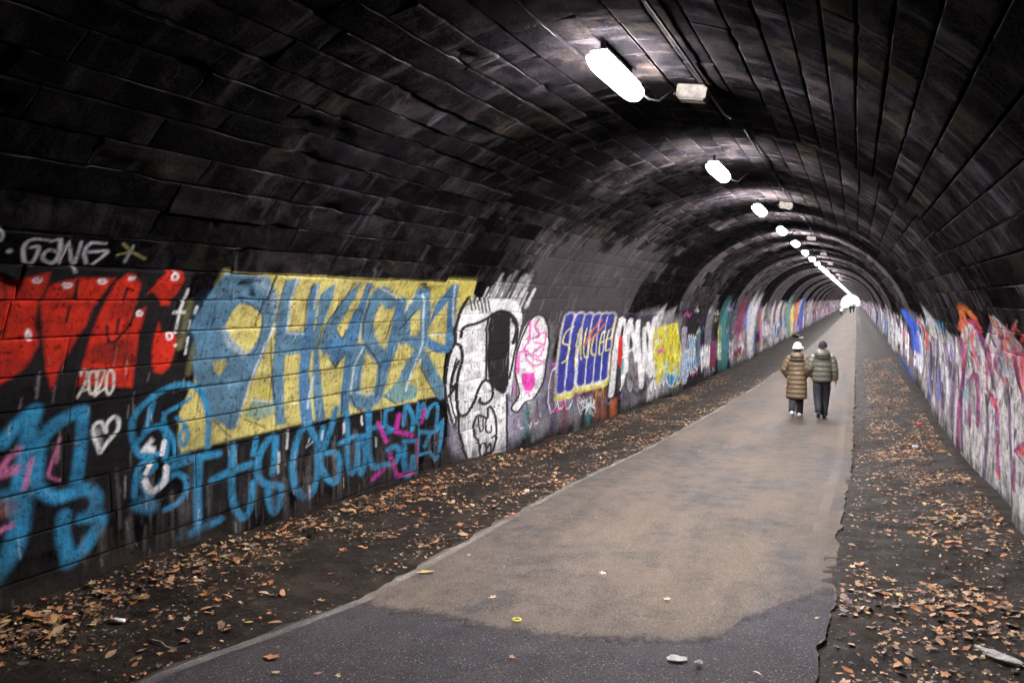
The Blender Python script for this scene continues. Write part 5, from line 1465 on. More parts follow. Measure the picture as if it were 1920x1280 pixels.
def tchild(name, me):
    o = obj(name, me, tunnel); o.matrix_parent_inverse = Matrix.Translation((-CX, 0, 0)); return o
cand = []
accs = {}
for si, (ya, yb, off) in enumerate(SECT[:6]):
    js = J1 if si == 0 else even_joints(.268 if si == 1 else .30)
    yst = 2.0 if si == 0 else ya
    for v0, v1 in zip(js[:-1], js[1:]):
        if v0 > VE+.35: continue
        right = v0 > VE/2
        y = yst-rng.rand()*.8 if si == 0 else yst
        while y < yb-.01:
            L = rng.uniform(.85, 1.75)*(1 if si < 2 else 1.3)
            if v0 > 6.5 and si == 0: L *= 1.25
            y1 = min(y+L, yb)
            if yb-y1 < .35: y1 = yb
            if not (si == 0 and .3 < 0): cand.append((si, y, y1, v0, v1, off, right))
            y = y1
def seen(c):
    si, y0, y1, v0, v1, off, right = c
    p = vault(np.array([y0, y1, y0, y1, (y0+y1)/2]), np.array([v0, v0, v1, v1, (v0+v1)/2]), off)
    x, yy, z = project(p)
    ok = (z > .3) & (x > -40) & (x < 1960) & (yy > -40) & (yy < 1320)
    f = gz(p[:, 0], p[:, 1])
    if not ok.any() or (p[:, 2].max() < f.min()): return 0
    k = z > .3
    return (np.clip(x[k], 0, 1920).max()-np.clip(x[k], 0, 1920).min())*(np.clip(yy[k], 0, 1280).max()-np.clip(yy[k], 0, 1280).min())
area = [seen(c) for c in cand]
order = np.argsort(-np.array(area)); single = set(order[:300].tolist())
for i, c in enumerate(cand):
    si, y0, y1, v0, v1, off, right = c
    if area[i] <= 0 and not (y1 > 1.5): continue
    w = VE-v0 if right else v0
    painted = (w < (3.1 if not right else 2.5))
    ym = max(3.5, (y0+y1)/2)
    gap = (.0055 if not right else .007) if si == 0 else .005
    gy = .0035
    if right and w < 2.0: gap, gy = .0015, .001
    if painted and area[i] > 0:
        dy = max(.012, 1.3e-4*ym*ym) if not right else max(.02, 3e-4*ym*ym); dv = max(.012, .0016*ym)
    else: dy, dv = max(.06, ym*.010), max(.05, ym*.008)
    tone = rng.uniform(-.13, .13)+(.75*rng.rand() if si > 1 and abs(y0-SECT[si][0]) < .01 else 0)
    b = block(si, y0+gy, y1-gy, v0+gap, v1-gap, off, dy, dv, tone, rng, rough=(2.0 if (si == 0 and not right and w > 2.4) else (.25 if right and w < 2.0 else .7)), depth=(.085 if si == 0 else .17), rim=(.004 if right and w < 2.0 else .007), rec=(.0008 if right and w < 2.0 else .005))
    if i in single:
        a = Acc(); a.add(*b); tchild('stone_block', a.mesh('stone_block'))
    else: accs.setdefault(si, Acc()).add(*b)
for si, a in accs.items():
    o = tchild('distant_blocks', a.mesh('distant_blocks')); o['kind'] = 'stuff'
# mortar backing behind the blocks and, beyond them, the smooth far lining
def shell(name, prof, vs_, mat, tones):
    a = Acc(); n = len(vs_)
    Y = np.array([p[0] for p in prof]); D = np.array([p[1] for p in prof])
    YY, VV = np.meshgrid(Y, vs_, indexing='ij'); DD = np.repeat(D[:, None], n, 1)
    DD = DD+.012*(fbm(YY*.7, VV*1.3, 71, 3)-.5)
    V = vault(YY, VV, DD).reshape(-1, 3); I = np.arange(len(Y)*n).reshape(len(Y), n)
    Q = np.stack([I[:-1, :-1], I[:-1, 1:], I[1:, 1:], I[1:, :-1]], -1).reshape(-1, 4)
    W = np.stack([YY, VV, YY*0], -1).reshape(-1, 3)
    a.add(V, Q, W, (paint_at(YY, VV) if tones else np.zeros(YY.shape+(4,))).reshape(-1, 4), np.repeat(np.array([p[2] for p in prof])[:, None], n, 1).reshape(-1), np.zeros(YY.size))
    return a.mesh(name, mat)
M_MORTAR = simple('dark_mortar', (.014, .013, .013), .9, .4, 9)
prof = []
for si, (a, b, d) in enumerate(SECT[:6]): prof += [(a, d-.075, 0), (b, d-.075, 0)]
prof.append((SECT[5][1], -.5, 0))
tchild('mortar_bed', shell('mortar_bed', prof, np.concatenate([[-2.2], np.linspace(-1.6, VE+1.6, 90), [VE+2.2]]), M_MORTAR, False))
vfar = np.concatenate([[-2.2], np.arange(-1.5, 3.0, .07), np.linspace(3.0, VE-3, 40), np.arange(VE-2.95, VE+1.5, .07), [VE+2.2]])
for si, (a, b, d) in enumerate(SECT[6:]):
    st = max(.3, 1.2e-4*a*a); n = max(2, int((b-a)/st))
    pr = [(a, -.5, SECT_TONE[si+6])]+[(t, d, SECT_TONE[si+6]+.12*math.sin(t*2.3)+(.6 if t < a+1 else 0)) for t in np.linspace(a, b, n+1)]+[(b, -.5, SECT_TONE[si+6])]
    tchild('vault_ring', shell('vault_ring', pr, vfar, M_STONE, True))
# portal arch of dressed stone at the far mouth
def portal(y, dirn):
    ph = np.linspace(0, math.pi, 40); V = []; F = []
    for t in ph:
        for r, yy in ((R+.1, y), (R+.75, y), (R+.75, y+dirn*.5), (R+.1, y+dirn*.5)): V.append((CX+r*math.cos(t), yy, CZ+r*math.sin(t)))
    for i in range(39):
        for j in range(4): F.append((4*i+j, 4*i+(j+1) % 4, 4*i+4+(j+1) % 4, 4*i+4+j))
    for sx in (-1, 1):
        b = len(V); x0 = CX+sx*(R+.1); x1 = CX+sx*(R+.75)
        for z in (-2.2, CZ): V += [(x0, y, z), (x1, y, z), (x1, y+dirn*.5, z), (x0, y+dirn*.5, z)]
        for j in range(4): F.append((b+j, b+(j+1) % 4, b+4+(j+1) % 4, b+4+j))
    return mesh('portal_arch', V, F, simple('portal_stone', (.25, .22, .18), .85, .3, 6))
tchild('portal_arch', portal(346, 1))
# ---------------------------------------------------------------- floor: bare earth, path, dark patch, worn lines
XL = lambda y: np.interp(y, [-60, 3.3, 4.1, 4.9, 13.5, 20.8, 37.5, 61, 167, 700], [-3.95, -3.86, -3.65, -3.5, -3.58, -3.5, -3.1, -2.75, -2.3, -2.3])
XR = lambda y: np.interp(y, [-60, 5, 8, 13, 55, 700], [-.13, -.13, -.10, 0.0, .09, .09])
def earth_material():
    k = NB('damp_earth'); p = k.geo()
    a = k.noise(p, 1.3, 6, .6); b = k.noise(p, 7, 6, .7); c = k.noise(p, 32, 4, .7); d = k.noise(p, 75, 2, .6)
    col = k.ramp(k.math('ADD', k.math('MULTIPLY', a, .5), k.math('MULTIPLY', b, .5)), [(.34, (.006, .0043, .0034)), (.5, (.0145, .0105, .008)), (.68, (.035, .026, .019))])
    col = k.mix(k.math('MULTIPLY', k.ramp(c, [(.60, 0), (.68, 1)]), .5), col, (.11, .08, .052))
    col = k.mix(k.ramp(d, [(.70, 0), (.74, .7)]), col, (.20, .17, .14))
    h = k.math('ADD', k.math('MULTIPLY', b, .8), k.math('MULTIPLY', c, .5))
    return k.set(Base_Color=col, Roughness=k.math('MULTIPLY_ADD', a, .5, .45), Normal=k.bump(h, .8, .03), Specular_IOR_Level=.08)
M_EARTH = earth_material()
ygr = [-40, -25, -12, -5, 0, 1.5]; t = 2.0
while t < 356: ygr.append(t); t += max(.05, .0055*t)
ygr = np.array(ygr); xgr = np.arange(CX-R-.25, CX+R+.26, .075)
YY, XX = np.meshgrid(ygr, xgr, indexing='ij')
Z = gz(XX, YY)
inroad = sstep(-.11, -.22, np.maximum(XL(YY)-XX, XX-XR(YY)))
bumpy = .05*(fbm(XX*1.1, YY*1.1, 3, 3)-.5)+.045*(fbm(XX*5, YY*5, 9, 2)-.5)+.03*(fbm(XX*14, YY*14, 19, 2)-.5)
Zg = Z+bumpy*(1-inroad)-.06*inroad-.012+.014*sstep(9, 6, YY)*sstep(.30, .05, np.abs(XX-XR(YY)))+.10*sstep(.7, .1, XX-(CX-R))*np.clip(vn(XX*0, YY*.8, 4), .2, 1)+.05*sstep(.5, .0, CX+R-XX)
def ground_z(x, y):
    x = np.asarray(x, float); y = np.asarray(y, float)
    ir = sstep(-.11, -.22, np.maximum(XL(y)-x, x-XR(y)))
    bb = .05*(fbm(x*1.1, y*1.1, 3, 3)-.5)+.045*(fbm(x*5, y*5, 9, 2)-.5)+.03*(fbm(x*14, y*14, 19, 2)-.5)
    return gz(x, y)+bb*(1-ir)-.06*ir-.012+.014*sstep(9, 6, y)*sstep(.30, .05, np.abs(x-XR(y)))+.10*sstep(.7, .1, x-(CX-R))*np.clip(vn(x*0, y*.8, 4), .2, 1)+.05*sstep(.5, .0, CX+R-x)
def grid_quads(a, b):
    I = np.arange(a*b).reshape(a, b); return np.stack([I[:-1, :-1], I[1:, :-1], I[1:, 1:], I[:-1, 1:]], -1).reshape(-1, 4)
o = obj('earth_floor', fastmesh('earth_floor', np.stack([XX, YY, Zg], -1).reshape(-1, 3), grid_quads(*XX.shape), M_EARTH)); tag(o, 'bare dark earth floor of the tunnel', kind='structure')
# open country outside both mouths
M_GRASS = simple('meadow_grass', (.20, .21, .13), .9, .4, .6)
o = obj('terrain', mesh('terrain', [(-900, -900, -2.4), (900, -900, -2.4), (900, 1500, -2.4), (-900, 1500, -2.4)], [(0, 1, 2, 3)], M_GRASS)); o['kind'] = 'structure'
vv_ = []; ff_ = []
for i, yy in enumerate(np.linspace(355.5, 640, 30)):
    for x in (-60, -12, XL(yy)-2.5, XL(yy), XR(yy), XR(yy)+2.5, 12, 60): vv_.append((x, yy, float(gz(np.clip(x, -5, 1), yy))-.02+max(0, abs(x+1.5)-8)*.03))
for i in range(29):
    for j in range(7): ff_.append((8*i+j, 8*i+j+1, 8*i+9+j, 8*i+8+j))
o = obj('meadow', mesh('meadow', vv_, ff_, M_GRASS)); o['kind'] = 'structure'

def asphalt_material(name, dust, lo, hi, agg):
    k = NB(name); p = k.geo()
    big = k.noise(k.scale(p, (.8, .42, 1)), 1.0, 5, .6, .5); mid = k.noise(p, 4.5, 5, .65); fine = k.noise(p, 48, 4, .8); spk = k.noise(p, 85, 2, .6)
    col = k.ramp(k.math('ADD', k.math('MULTIPLY', fine, .5), k.math('MULTIPLY', mid, .5)), [(.32, lo), (.68, hi)])
    df = k.math('MULTIPLY', k.ramp(k.math('ADD', k.math('MULTIPLY', big, .8), k.math('MULTIPLY', mid, .25)), [(.42, 0), (.60, 1)]), dust)
    col = k.mix(df, col, (.130, .099, .073))
    col = k.mix(k.ramp(spk, [(.62, 0), (.70, agg)]), col, (.30, .265, .24))
    pit = k.noise(p, 60, 3, .7)
    col = k.mix(k.ramp(pit, [(.62, 0), (.70, .6)]), col, (.02, .018, .02))
    stain = k.noise(k.scale(p, (2.3, 1.2, 1), (4, 1, 0)), 1.0, 4, .6)
    col = k.mix(k.math('MULTIPLY', k.ramp(stain, [(.60, 0), (.70, 1)]), .30), col, (.04, .036, .036))
    gr = k.noise(p, 70, 3, .8)
    col = k.mix(1.0, col, k.ramp(gr, [(.32, .50), (.5, .95), (.66, 1.45)]), 'MULTIPLY')
    trk = k.noise(k.scale(p, (3.2, .22, 1)), 1.0, 4, .6)
    col = k.mix(1.0, col, k.ramp(trk, [(.35, .88), (.6, 1.04)]), 'MULTIPLY')
    wet = k.ramp(big, [(.30, .66), (.55, .85)])
    return k.set(Base_Color=col, Roughness=wet, Normal=k.bump(k.math('ADD', fine, k.math('MULTIPLY', spk, .6)), .55, .006), Specular_IOR_Level=.12)
M_ASPH = asphalt_material('pale_worn_asphalt', .75, (.028, .0235, .0225), (.080, .067, .060), .6)
M_ASPH2 = asphalt_material('dark_asphalt', .10, (.017, .0145, .0175), (.042, .036, .042), .7)
def ribbon(name, ya, yb, xl, xr, lift, mat, nx=9, thick=.07, st=lambda t: max(.05, .006*t)):
    ys = [ya]; 
    while ys[-1] < yb: ys.append(ys[-1]+st(max(1, ys[-1])))
    V = []; F = []; n = nx+3
    for y in ys:
        a, b = float(xl(y)), float(xr(y)); b = max(b, a+.002)
        for i in range(nx+1):
            x = a+(b-a)*i/nx; V.append((x, y, float(gz(x, y))+lift+.008*(float(vn(x*1.5, y*1.5, 61))-.5)))
        V.append((b+.03, y, float(gz(b, y))+lift-thick)); V.append((a-.03, y, float(gz(a, y))+lift-thick))
    for r in range(len(ys)-1):
        for i in range(n):
            j = (i+1) % n; F.append((n*r+i, n*r+j, n*r+n+j, n*r+n+i))
    F.append(tuple(range(n))[::-1])
    F.append(tuple(n*(len(ys)-1)+i for i in range(n)))
    return mesh(name, V, F, mat)
def ragged_r(y):
    q = .05*(vn(y*3.1, .5, 81)-.5)+.04*(vn(y*9, .7, 83)-.5)+.025*(vn(y*27, .7, 84)-.5)-.06*float(sstep(.5, .8, vn(y*1.7, 2.5, 85)))*float(sstep(12, 8, y))
    return float(XR(y))+float(q)
def ragged_l(y): return float(XL(y))+.09*float(vn(y*2.1, .3, 91)-.5)+.06*float(vn(y*8, .3, 93)-.5)+.03*float(vn(y*23, .3, 95)-.5)
o = obj('asphalt_path', ribbon('asphalt_path', -40, 640, ragged_l, ragged_r, .012, M_ASPH)); tag(o, 'pale dusty asphalt path running down the tunnel', kind='structure')
# darker resurfaced apron near the camera with an irregular far edge: columns across x, far edge y(x)
px = [-4.0, -3.42, -3.02, -2.53, -2.06, -1.63, -1.35, -.98, -.79, -.71, -.57, -.25, -.05]; py = [4.95, 4.95, 4.98, 4.90, 5.0, 5.14, 5.22, 5.30, 5.5, 5.9, 6.1, 6.6, 6.8]
V = []; F = []; xs = np.linspace(0, 1, 190); ny = 26
for i, t_ in enumerate(xs):
    for j in range(ny+2):
        u = min(j, ny)/ny
        x0 = -3.92+3.84*t_; far = float(np.interp(x0, px, py))+.05*float(vn(x0*7, 3.0, 15)-.5)+.06*float(vn(x0*19, 3.0, 16)-.5)+.04*float(vn(x0*47, 3.0, 17)-.5)
        y = 1.0+(far-1.0)*u
        a, b = ragged_l(y)-.01, ragged_r(y)-.004; x = a+(b-a)*t_
        V.append((x, y, float(gz(x, y))+.012+(.006 if j <= ny else -.02)+.006*(float(vn(x*1.5, y*1.5, 61))-.5)))
for i in range(189):
    for j in range(ny+1): F.append(((ny+2)*i+j, (ny+2)*(i+1)+j, (ny+2)*(i+1)+j+1, (ny+2)*i+j+1))
me = mesh('dark_asphalt_apron', V, F, M_ASPH2); at_ = me.attributes.new('cover', 'FLOAT', 'POINT')
at_.data.foreach_set('value', [min(1.0, (ny-min(i % (ny+2), ny))/2.5) for i in range(len(V))])
nk = M_ASPH2.node_tree; tr_ = nk.nodes.new('ShaderNodeBsdfTransparent'); mx_ = nk.nodes.new('ShaderNodeMixShader'); ca_ = nk.nodes.new('ShaderNodeAttribute'); ca_.attribute_name = 'cover'
tn_ = nk.nodes.new('ShaderNodeTexNoise'); tn_.inputs['Scale'].default_value = 9; tn_.inputs['Detail'].default_value = 8; tn_.inputs['Roughness'].default_value = .75; gp_ = nk.nodes.new('ShaderNodeNewGeometry'); nk.links.new(gp_.outputs['Position'], tn_.inputs['Vector'])
ad_ = nk.nodes.new('ShaderNodeMath'); ad_.operation = 'ADD'; nk.links.new(ca_.outputs['Fac'], ad_.inputs[0]); nk.links.new(tn_.outputs['Fac'], ad_.inputs[1])
rp_ = nk.nodes.new('ShaderNodeMapRange'); rp_.inputs[1].default_value = .62; rp_.inputs[2].default_value = 1.0; nk.links.new(ad_.outputs[0], rp_.inputs[0])
nk.links.new(rp_.outputs[0], mx_.inputs[0]); nk.links.new(tr_.outputs[0], mx_.inputs[1]); nk.links.new(nk.nodes['Principled BSDF'].outputs[0], mx_.inputs[2]); nk.links.new(mx_.outputs[0], nk.nodes['Material Output'].inputs[0])
o = obj('dark_asphalt_apron', me); tag(o, 'darker grey asphalt patch in the foreground', kind='structure')
def worn_paint(name, c, lo, hi, amt):
    k = NB(name); p = k.geo(); f = k.math('ADD', k.math('MULTIPLY', k.noise(p, 2.2, 4, .6), .5), k.math('MULTIPLY', k.noise(p, 60, 4, .75), .5))
    tr = k.n('ShaderNodeBsdfTransparent'); mx = k.n('ShaderNodeMixShader')
    k.set(Base_Color=c, Roughness=.8); k.put(mx.inputs[0], k.math('MULTIPLY', k.ramp(f, [(lo, 0), (hi, 1)]), amt)); k.t.links.new(tr.outputs[0], mx.inputs[1]); k.t.links.new(k.b.outputs[0], mx.inputs[2]); k.t.links.new(mx.outputs[0], k.out.inputs[0])
    return k.m
M_LINE = worn_paint('worn_line_paint', (.25, .225, .195), .41, .60, .55)
M_LINE2 = worn_paint('faint_line_paint', (.22, .185, .15), .42, .66, .45)
def strip(name, ya, yb, x0, w, lift, mat):
    ys = [ya]
    while ys[-1] < yb: ys.append(ys[-1]+max(.08, .01*ys[-1]))
    V = []; F = []
    for y in ys:
        for x in (x0(y)-w/2, x0(y)+w/2): V.append((x, y, float(gz(x, y))+lift+.007*(float(vn(x*1.5, y*1.5, 61))-.5)))
    for i in range(len(ys)-1): F.append((2*i, 2*i+1, 2*i+3, 2*i+2))
    return mesh(name, V, F, mat)
o = obj('edge_line', strip('edge_line', 2.5, 90, lambda y: float(XL(y))+.10, .085, .030, M_LINE)); tag(o, 'worn white line along the left edge of the path', kind='structure')
o = obj('edge_line', strip('edge_line', 6.9, 60, lambda y: float(XR(y))-.20, .12, .027, M_LINE2)); tag(o, 'faint pale line along the right edge of the path', kind='structure')
def path_z(x, y): return float(gz(x, y))+.014+(.006 if y < float(np.interp(x, px, py)) else 0)

# ---------------------------------------------------------------- lamps
M_HOUS = simple('lamp_housing_grey', (.06, .06, .062), .5, .15, 20)
M_GALV = simple('galvanised_box', (.060, .053, .046), .7, .5, 14, 0, .3)
M_CABLE = simple('cable_sheath', (.006, .006, .006), .9, .2, 40)
for m_ in (M_CABLE, M_GALV, M_HOUS): m_.node_tree.nodes['Principled BSDF'].inputs['Specular IOR Level'].default_value = .03
k = NB('lit_diffuser'); k.set(Base_Color=(.8, .8, .8), Emission_Color=(.985, .965, 1.0), Emission_Strength=LAMP_RADIANCE); M_LIT = k.m
def boxm(name, x0, x1, y0, y1, z0, z1, mat, ch=.008):
    V = []
    for z, i in ((z0, ch), (z0+ch, 0), (z1-ch, 0), (z1, ch)): V += [(x0+i, y0+i, z), (x1-i, y0+i, z), (x1-i, y1-i, z), (x0+i, y1-i, z)]
    F = [(3, 2, 1, 0), (12, 13, 14, 15)]
    for l in range(3):
        for j in range(4): F.append((4*l+j, 4*l+(j+1) % 4, 4*l+4+(j+1) % 4, 4*l+4+j))
    return mesh(name, V, F, mat)
def tube(name, pts, rad, mat, n=8, cap=True):
    pts = [Vector(p) for p in pts]; V = []; F = []
    rads = rad if isinstance(rad, (list, tuple)) else [rad]*len(pts)
    for i, p in enumerate(pts):
        d = (pts[min(i+1, len(pts)-1)]-pts[max(i-1, 0)]).normalized(); a = d.orthogonal().normalized(); b = d.cross(a)
        if i: 
            a = (pa-d*pa.dot(d)).normalized(); b = d.cross(a)
        pa = a
        for j in range(n): q = 2*math.pi*j/n; V.append(p+(a*math.cos(q)+b*math.sin(q))*rads[i])
    for i in range(len(pts)-1):
        for j in range(n): F.append((n*i+j, n*i+(j+1) % n, n*i+n+(j+1) % n, n*i+n+j))
    if cap: F += [tuple(range(n))[::-1], tuple(n*(len(pts)-1)+j for j in range(n))]
    return mesh(name, V, F, mat, True)
def half_round(name, L, w, h, mat):
    V = []; F = []; n = 8
    prf = ((-.5, .30), (-.485, .62), (-.45, .84), (-.38, .96), (-.25, 1), (.25, 1), (.38, .96), (.45, .84), (.485, .62), (.5, .30))
    for y, s in ((a_*L, b_) for a_, b_ in prf):
        for j in range(n+1): q = math.pi*j/n; V.append((-w/2*math.cos(q)*s, y, -h*math.sin(q)*s))
    m = n+1
    for i in range(len(prf)-1):
        for j in range(n): F.append((m*i+j, m*i+m+j, m*i+m+j+1, m*i+j+1))
        F.append((m*i, m*i+n, m*i+m+n, m*i+m))
    F += [tuple(range(m)), tuple((len(prf)-1)*m+j for j in range(m))[::-1]]
    return mesh(name, V, F, mat)
me_house = boxm('housing', -.07, .07, -.52, .52, -.012, .055, M_HOUS)
me_diff = half_round('diffuser', 1.25, .20, .105, M_LIT)
me_cap = boxm('end_cap', -.05, .05, -.012, .012, -.010, .050, M_HOUS)
me_clip = boxm('mounting_bracket', -.02, .02, -.012, .012, .05, .15, M_HOUS, .003)
me_tail = tube('supply_cable', [(.03, .62, .0), (.10, .68, -.06), (.18, .72, -.08), (.22, .78, -.03), (.27, .90, .05), (.30, 1.0, .07)], .011, M_CABLE, 6)
LX, LZ, L0, LS = -1.88, 4.33, 6.42, 5.28
def make_lamp(y, i):
    t = empty('tunnel_lamp', (LX, y, LZ))
    obj('housing', me_house, t);  df_ = obj('diffuser', me_diff, t); df_.location = (0, 0, -.013)
    for s in (-1, 1):
        c = obj('end_cap', me_cap, t); c.location = (0, s*.535, 0)
        b = obj('mounting_bracket', me_clip, t); b.location = (0, s*.4, 0)
    if i < 24: obj('supply_cable', me_tail, t)
    return t
NL = 64
ordn = ['nearest and largest', 'second', 'third', 'fourth', 'fifth', 'sixth', 'seventh', 'eighth', 'ninth', 'tenth']
for i in range(NL):
    t = make_lamp(L0+LS*i, i)
    if i == 0: lb = 'nearest and largest glowing strip lamp under the tunnel crown'
    elif i < 10: lb = f'{ordn[i]} glowing strip lamp from the camera along the tunnel crown'
    else: lb = 'tiny far-off glowing strip lamp in the merging row under the crown'
    tag(t, lb, 'lamp', 'strip lamps along the crown' if i < 10 else 'far strip lamps merging into a line')
me_box = boxm('box_body', -.14, .14, -.10, .10, -.055, .07, M_GALV, .012); me_lid = boxm('box_lid', -.12, .12, -.085, .085, -.068, -.057, M_GALV, .005)
me_gland = tube('cable_gland', [(-.14, .02, 0), (-.19, .02, 0)], .02, M_CABLE, 6)
for i in range(0, 16, 2):
    y = L0+LS*i+1.02; x = -1.44
    t = empty('junction_box', (x, y, CZ+math.sqrt((R-sect_off(y))**2-(x-CX)**2)-.085)); t.rotation_euler = (0, R_(9), 0)
    obj('box_body', me_box, t); obj('box_lid', me_lid, t); obj('cable_gland', me_gland, t)
    tag(t, 'metal junction box beside the '+(['nearest', 'third', 'fifth', 'seventh', 'ninth'][i//2] if i < 10 else 'distant')+' lamp on the vault', 'junction box', 'junction boxes beside every second lamp' if i < 10 else 'far junction boxes')
cab = []
for y in np.arange(-2, 345, 1.3): cab.append((-1.30, y, CZ+math.sqrt((R-sect_off(y))**2-(.76)**2)-.03-.012*math.sin(y*1.7)))
o = obj('supply_conduit', tube('supply_conduit', cab, .011, M_CABLE, 6)); tag(o, 'thin dark conduit running along the vault beside the lamps', 'conduit')
# ---------------------------------------------------------------- people
M_SKIN = simple('skin', (.52, .25, .19), .5, .1, 20)
M_COAT_B = simple('brown_quilted_nylon', (.135, .092, .050), .42, .22, 14, 0, .7, .02)
M_COAT_O = simple('olive_quilted_nylon', (.098, .094, .068), .45, .22, 14, 0, .7, .02)
M_HOOD_SHADE = simple('hood_shade_dark', (.022, .021, .02), .8, .2, 25)  # dark colour standing in for the shade beneath the hoods
M_NAVY = simple('navy_trousers', (.015, .0155, .022), .8, .25, 18)
M_CHAR = simple('charcoal_trousers', (.021, .021, .026), .8, .25, 18)
M_WHITE = simple('white_knit', (.80, .79, .78), .85, .05, 60, 0, .4)
M_BLACK = simple('black_knit', (.012, .012, .014), .9, .2, 60, 0, .4)
M_SHOE_W = simple('white_leather', (.75, .76, .76), .5, .05, 30)
M_SHOE_K = simple('black_leather', (.014, .013, .013), .45, .2, 30)
M_HAIR = simple('black_hair', (.012, .010, .009), .5, .3, 80)
def loft(name, rings, mat, n=20, squash=2.3):
    """rings: (cx, cy, z, rx, ry)"""
    V = []; F = []
    for cx, cy_, z, rx, ry in rings:
        for j in range(n):
            q = 2*math.pi*j/n; c, s = math.cos(q), math.sin(q)
            V.append((cx+rx*math.copysign(abs(c)**(2/squash), c), cy_+ry*math.copysign(abs(s)**(2/squash), s), z))
    for i in range(len(rings)-1):
        for j in range(n): F.append((n*i+j, n*i+(j+1) % n, n*i+n+(j+1) % n, n*i+n+j))
    F += [tuple(range(n))[::-1], tuple(n*(len(rings)-1)+j for j in range(n))]
    return mesh(name, V, F, mat, True)
def quilt(keys, step, amp, z0, z1, n=4):
    """interpolate ring keys (z, cx, cy, rx, ry) and swell them into baffles of the given height"""
    keys = sorted(keys); zs = [k_[0] for k_ in keys]; out = []
    nb = max(1, int(round((z1-z0)/step)))
    for i in range(nb*n+1):
        z = z0+(z1-z0)*i/(nb*n); g = [np.interp(z, zs, [k_[m] for k_ in keys]) for m in (1, 2, 3, 4)]
        b = abs(math.sin(math.pi*(z-z0)*nb/(z1-z0)))**.6*amp-amp*.45
        out.append((g[0], g[1], z, g[2]+b, g[3]+b))
    return out
def sleeve(name, pts, r0, r1, mat, step=.085, amp=.012):
    P = [Vector(p) for p in pts]; L = [0]
    for a, b in zip(P[:-1], P[1:]): L.append(L[-1]+(b-a).length)
    nb = max(2, int(L[-1]/step)); out = []; rad = []
    for i in range(nb*4+1):
        d = L[-1]*i/(nb*4)
        out.append([np.interp(d, L, [p[m] for p in P]) for m in range(3)])
        rad.append(float(np.interp(d, [0, L[-1]], [r0, r1]))+abs(math.sin(math.pi*i/4))**.6*amp-amp*.4)
    return tube(name, out, rad, mat, 14)
def skin_body(name, joints, edges, mat, root='pelvis'):
    ks = list(joints); idx = {k_: i for i, k_ in enumerate(ks)}
    me = bpy.data.meshes.new(name); me.from_pydata([joints[k_][0] for k_ in ks], [(idx[a], idx[b]) for a, b in edges], [])
    o = bpy.data.objects.new(name, me); COL.objects.link(o)
    o.modifiers.new('s', 'SKIN'); sd_ = o.modifiers.new('d', 'SUBSURF'); sd_.levels = 1; sd_.render_levels = 1
    for i, k_ in enumerate(ks):
        r = joints[k_][1]; me.skin_vertices[0].data[i].radius = r if isinstance(r, tuple) else (r, r)
        me.skin_vertices[0].data[i].use_root = (k_ == root)
    dg = bpy.context.evaluated_depsgraph_get(); m2 = bpy.data.meshes.new_from_object(o.evaluated_get(dg))
    m2.materials.clear(); m2.materials.append(mat); m2.polygons.foreach_set('use_smooth', [True]*len(m2.polygons))
    bpy.data.objects.remove(o)
    return m2
def skeleton(armR, armL, legR, legL, shw=.185):
    J = dict(pelvis=((0, 0, .92), (.13, .10)), spine=((0, .01, 1.12), (.12, .09)), chest=((0, 0, 1.34), (.14, .10)), neck=((0, 0, 1.47), .055), jaw=((0, .015, 1.56), (.062, .070)), head=((0, .015, 1.64), (.076, .092)), crown=((0, .0, 1.71), (.055, .065)), nose=((0, .105, 1.605), .014))
    E = [('pelvis', 'spine'), ('spine', 'chest'), ('chest', 'neck'), ('neck', 'jaw'), ('jaw', 'head'), ('head', 'crown'), ('head', 'nose')]
    for s, arm, leg in (('R', armR, legR), ('L', armL, legL)):
        sx = 1 if s == 'R' else -1
        J['sh'+s] = ((sx*(shw-.03), 0, 1.375), .045); J['el'+s] = (arm[0], .040); J['wr'+s] = (arm[1], .030)
        w = Vector(arm[1]); d = (w-Vector(arm[0])).normalized(); pm = w+d*.06
        J['pa'+s] = (tuple(pm), (.034, .020))
        E += [('chest', 'sh'+s), ('sh'+s, 'el'+s), ('el'+s, 'wr'+s), ('wr'+s, 'pa'+s)]
        side = Vector((0, 1, 0))-d*d.y; side.normalize()
        for f_, (o_, ln) in enumerate(((.026, .070), (.009, .080), (-.009, .074), (-.026, .058))):
            a = pm+side*o_+d*.03; b = a+d*ln*.5+Vector((-sx*.008, 0, 0)); c = b+d*ln*.5+Vector((-sx*.022, 0, 0))
            J[f'f{f_}a{s}'] = (tuple(a), .0095); J[f'f{f_}b{s}'] = (tuple(b), .009); J[f'f{f_}c{s}'] = (tuple(c), .008)
            E += [('pa'+s, f'f{f_}a{s}'), (f'f{f_}a{s}', f'f{f_}b{s}'), (f'f{f_}b{s}', f'f{f_}c{s}')]
        a = w+d*.03+side*.035; b = a+d*.04+side*.02
        J['ta'+s] = (tuple(a), .011); J['tb'+s] = (tuple(b), .009); E += [('wr'+s, 'ta'+s), ('ta'+s, 'tb'+s)]
        J['hip'+s] = ((sx*.085, 0, .88), .085); J['kn'+s] = (leg[0], .058); J['an'+s] = (leg[1], .040); J['to'+s] = (leg[2], (.040, .028))
        E += [('pelvis', 'hip'+s), ('hip'+s, 'kn'+s), ('kn'+s, 'an'+s), ('an'+s, 'to'+s)]
    return J, E
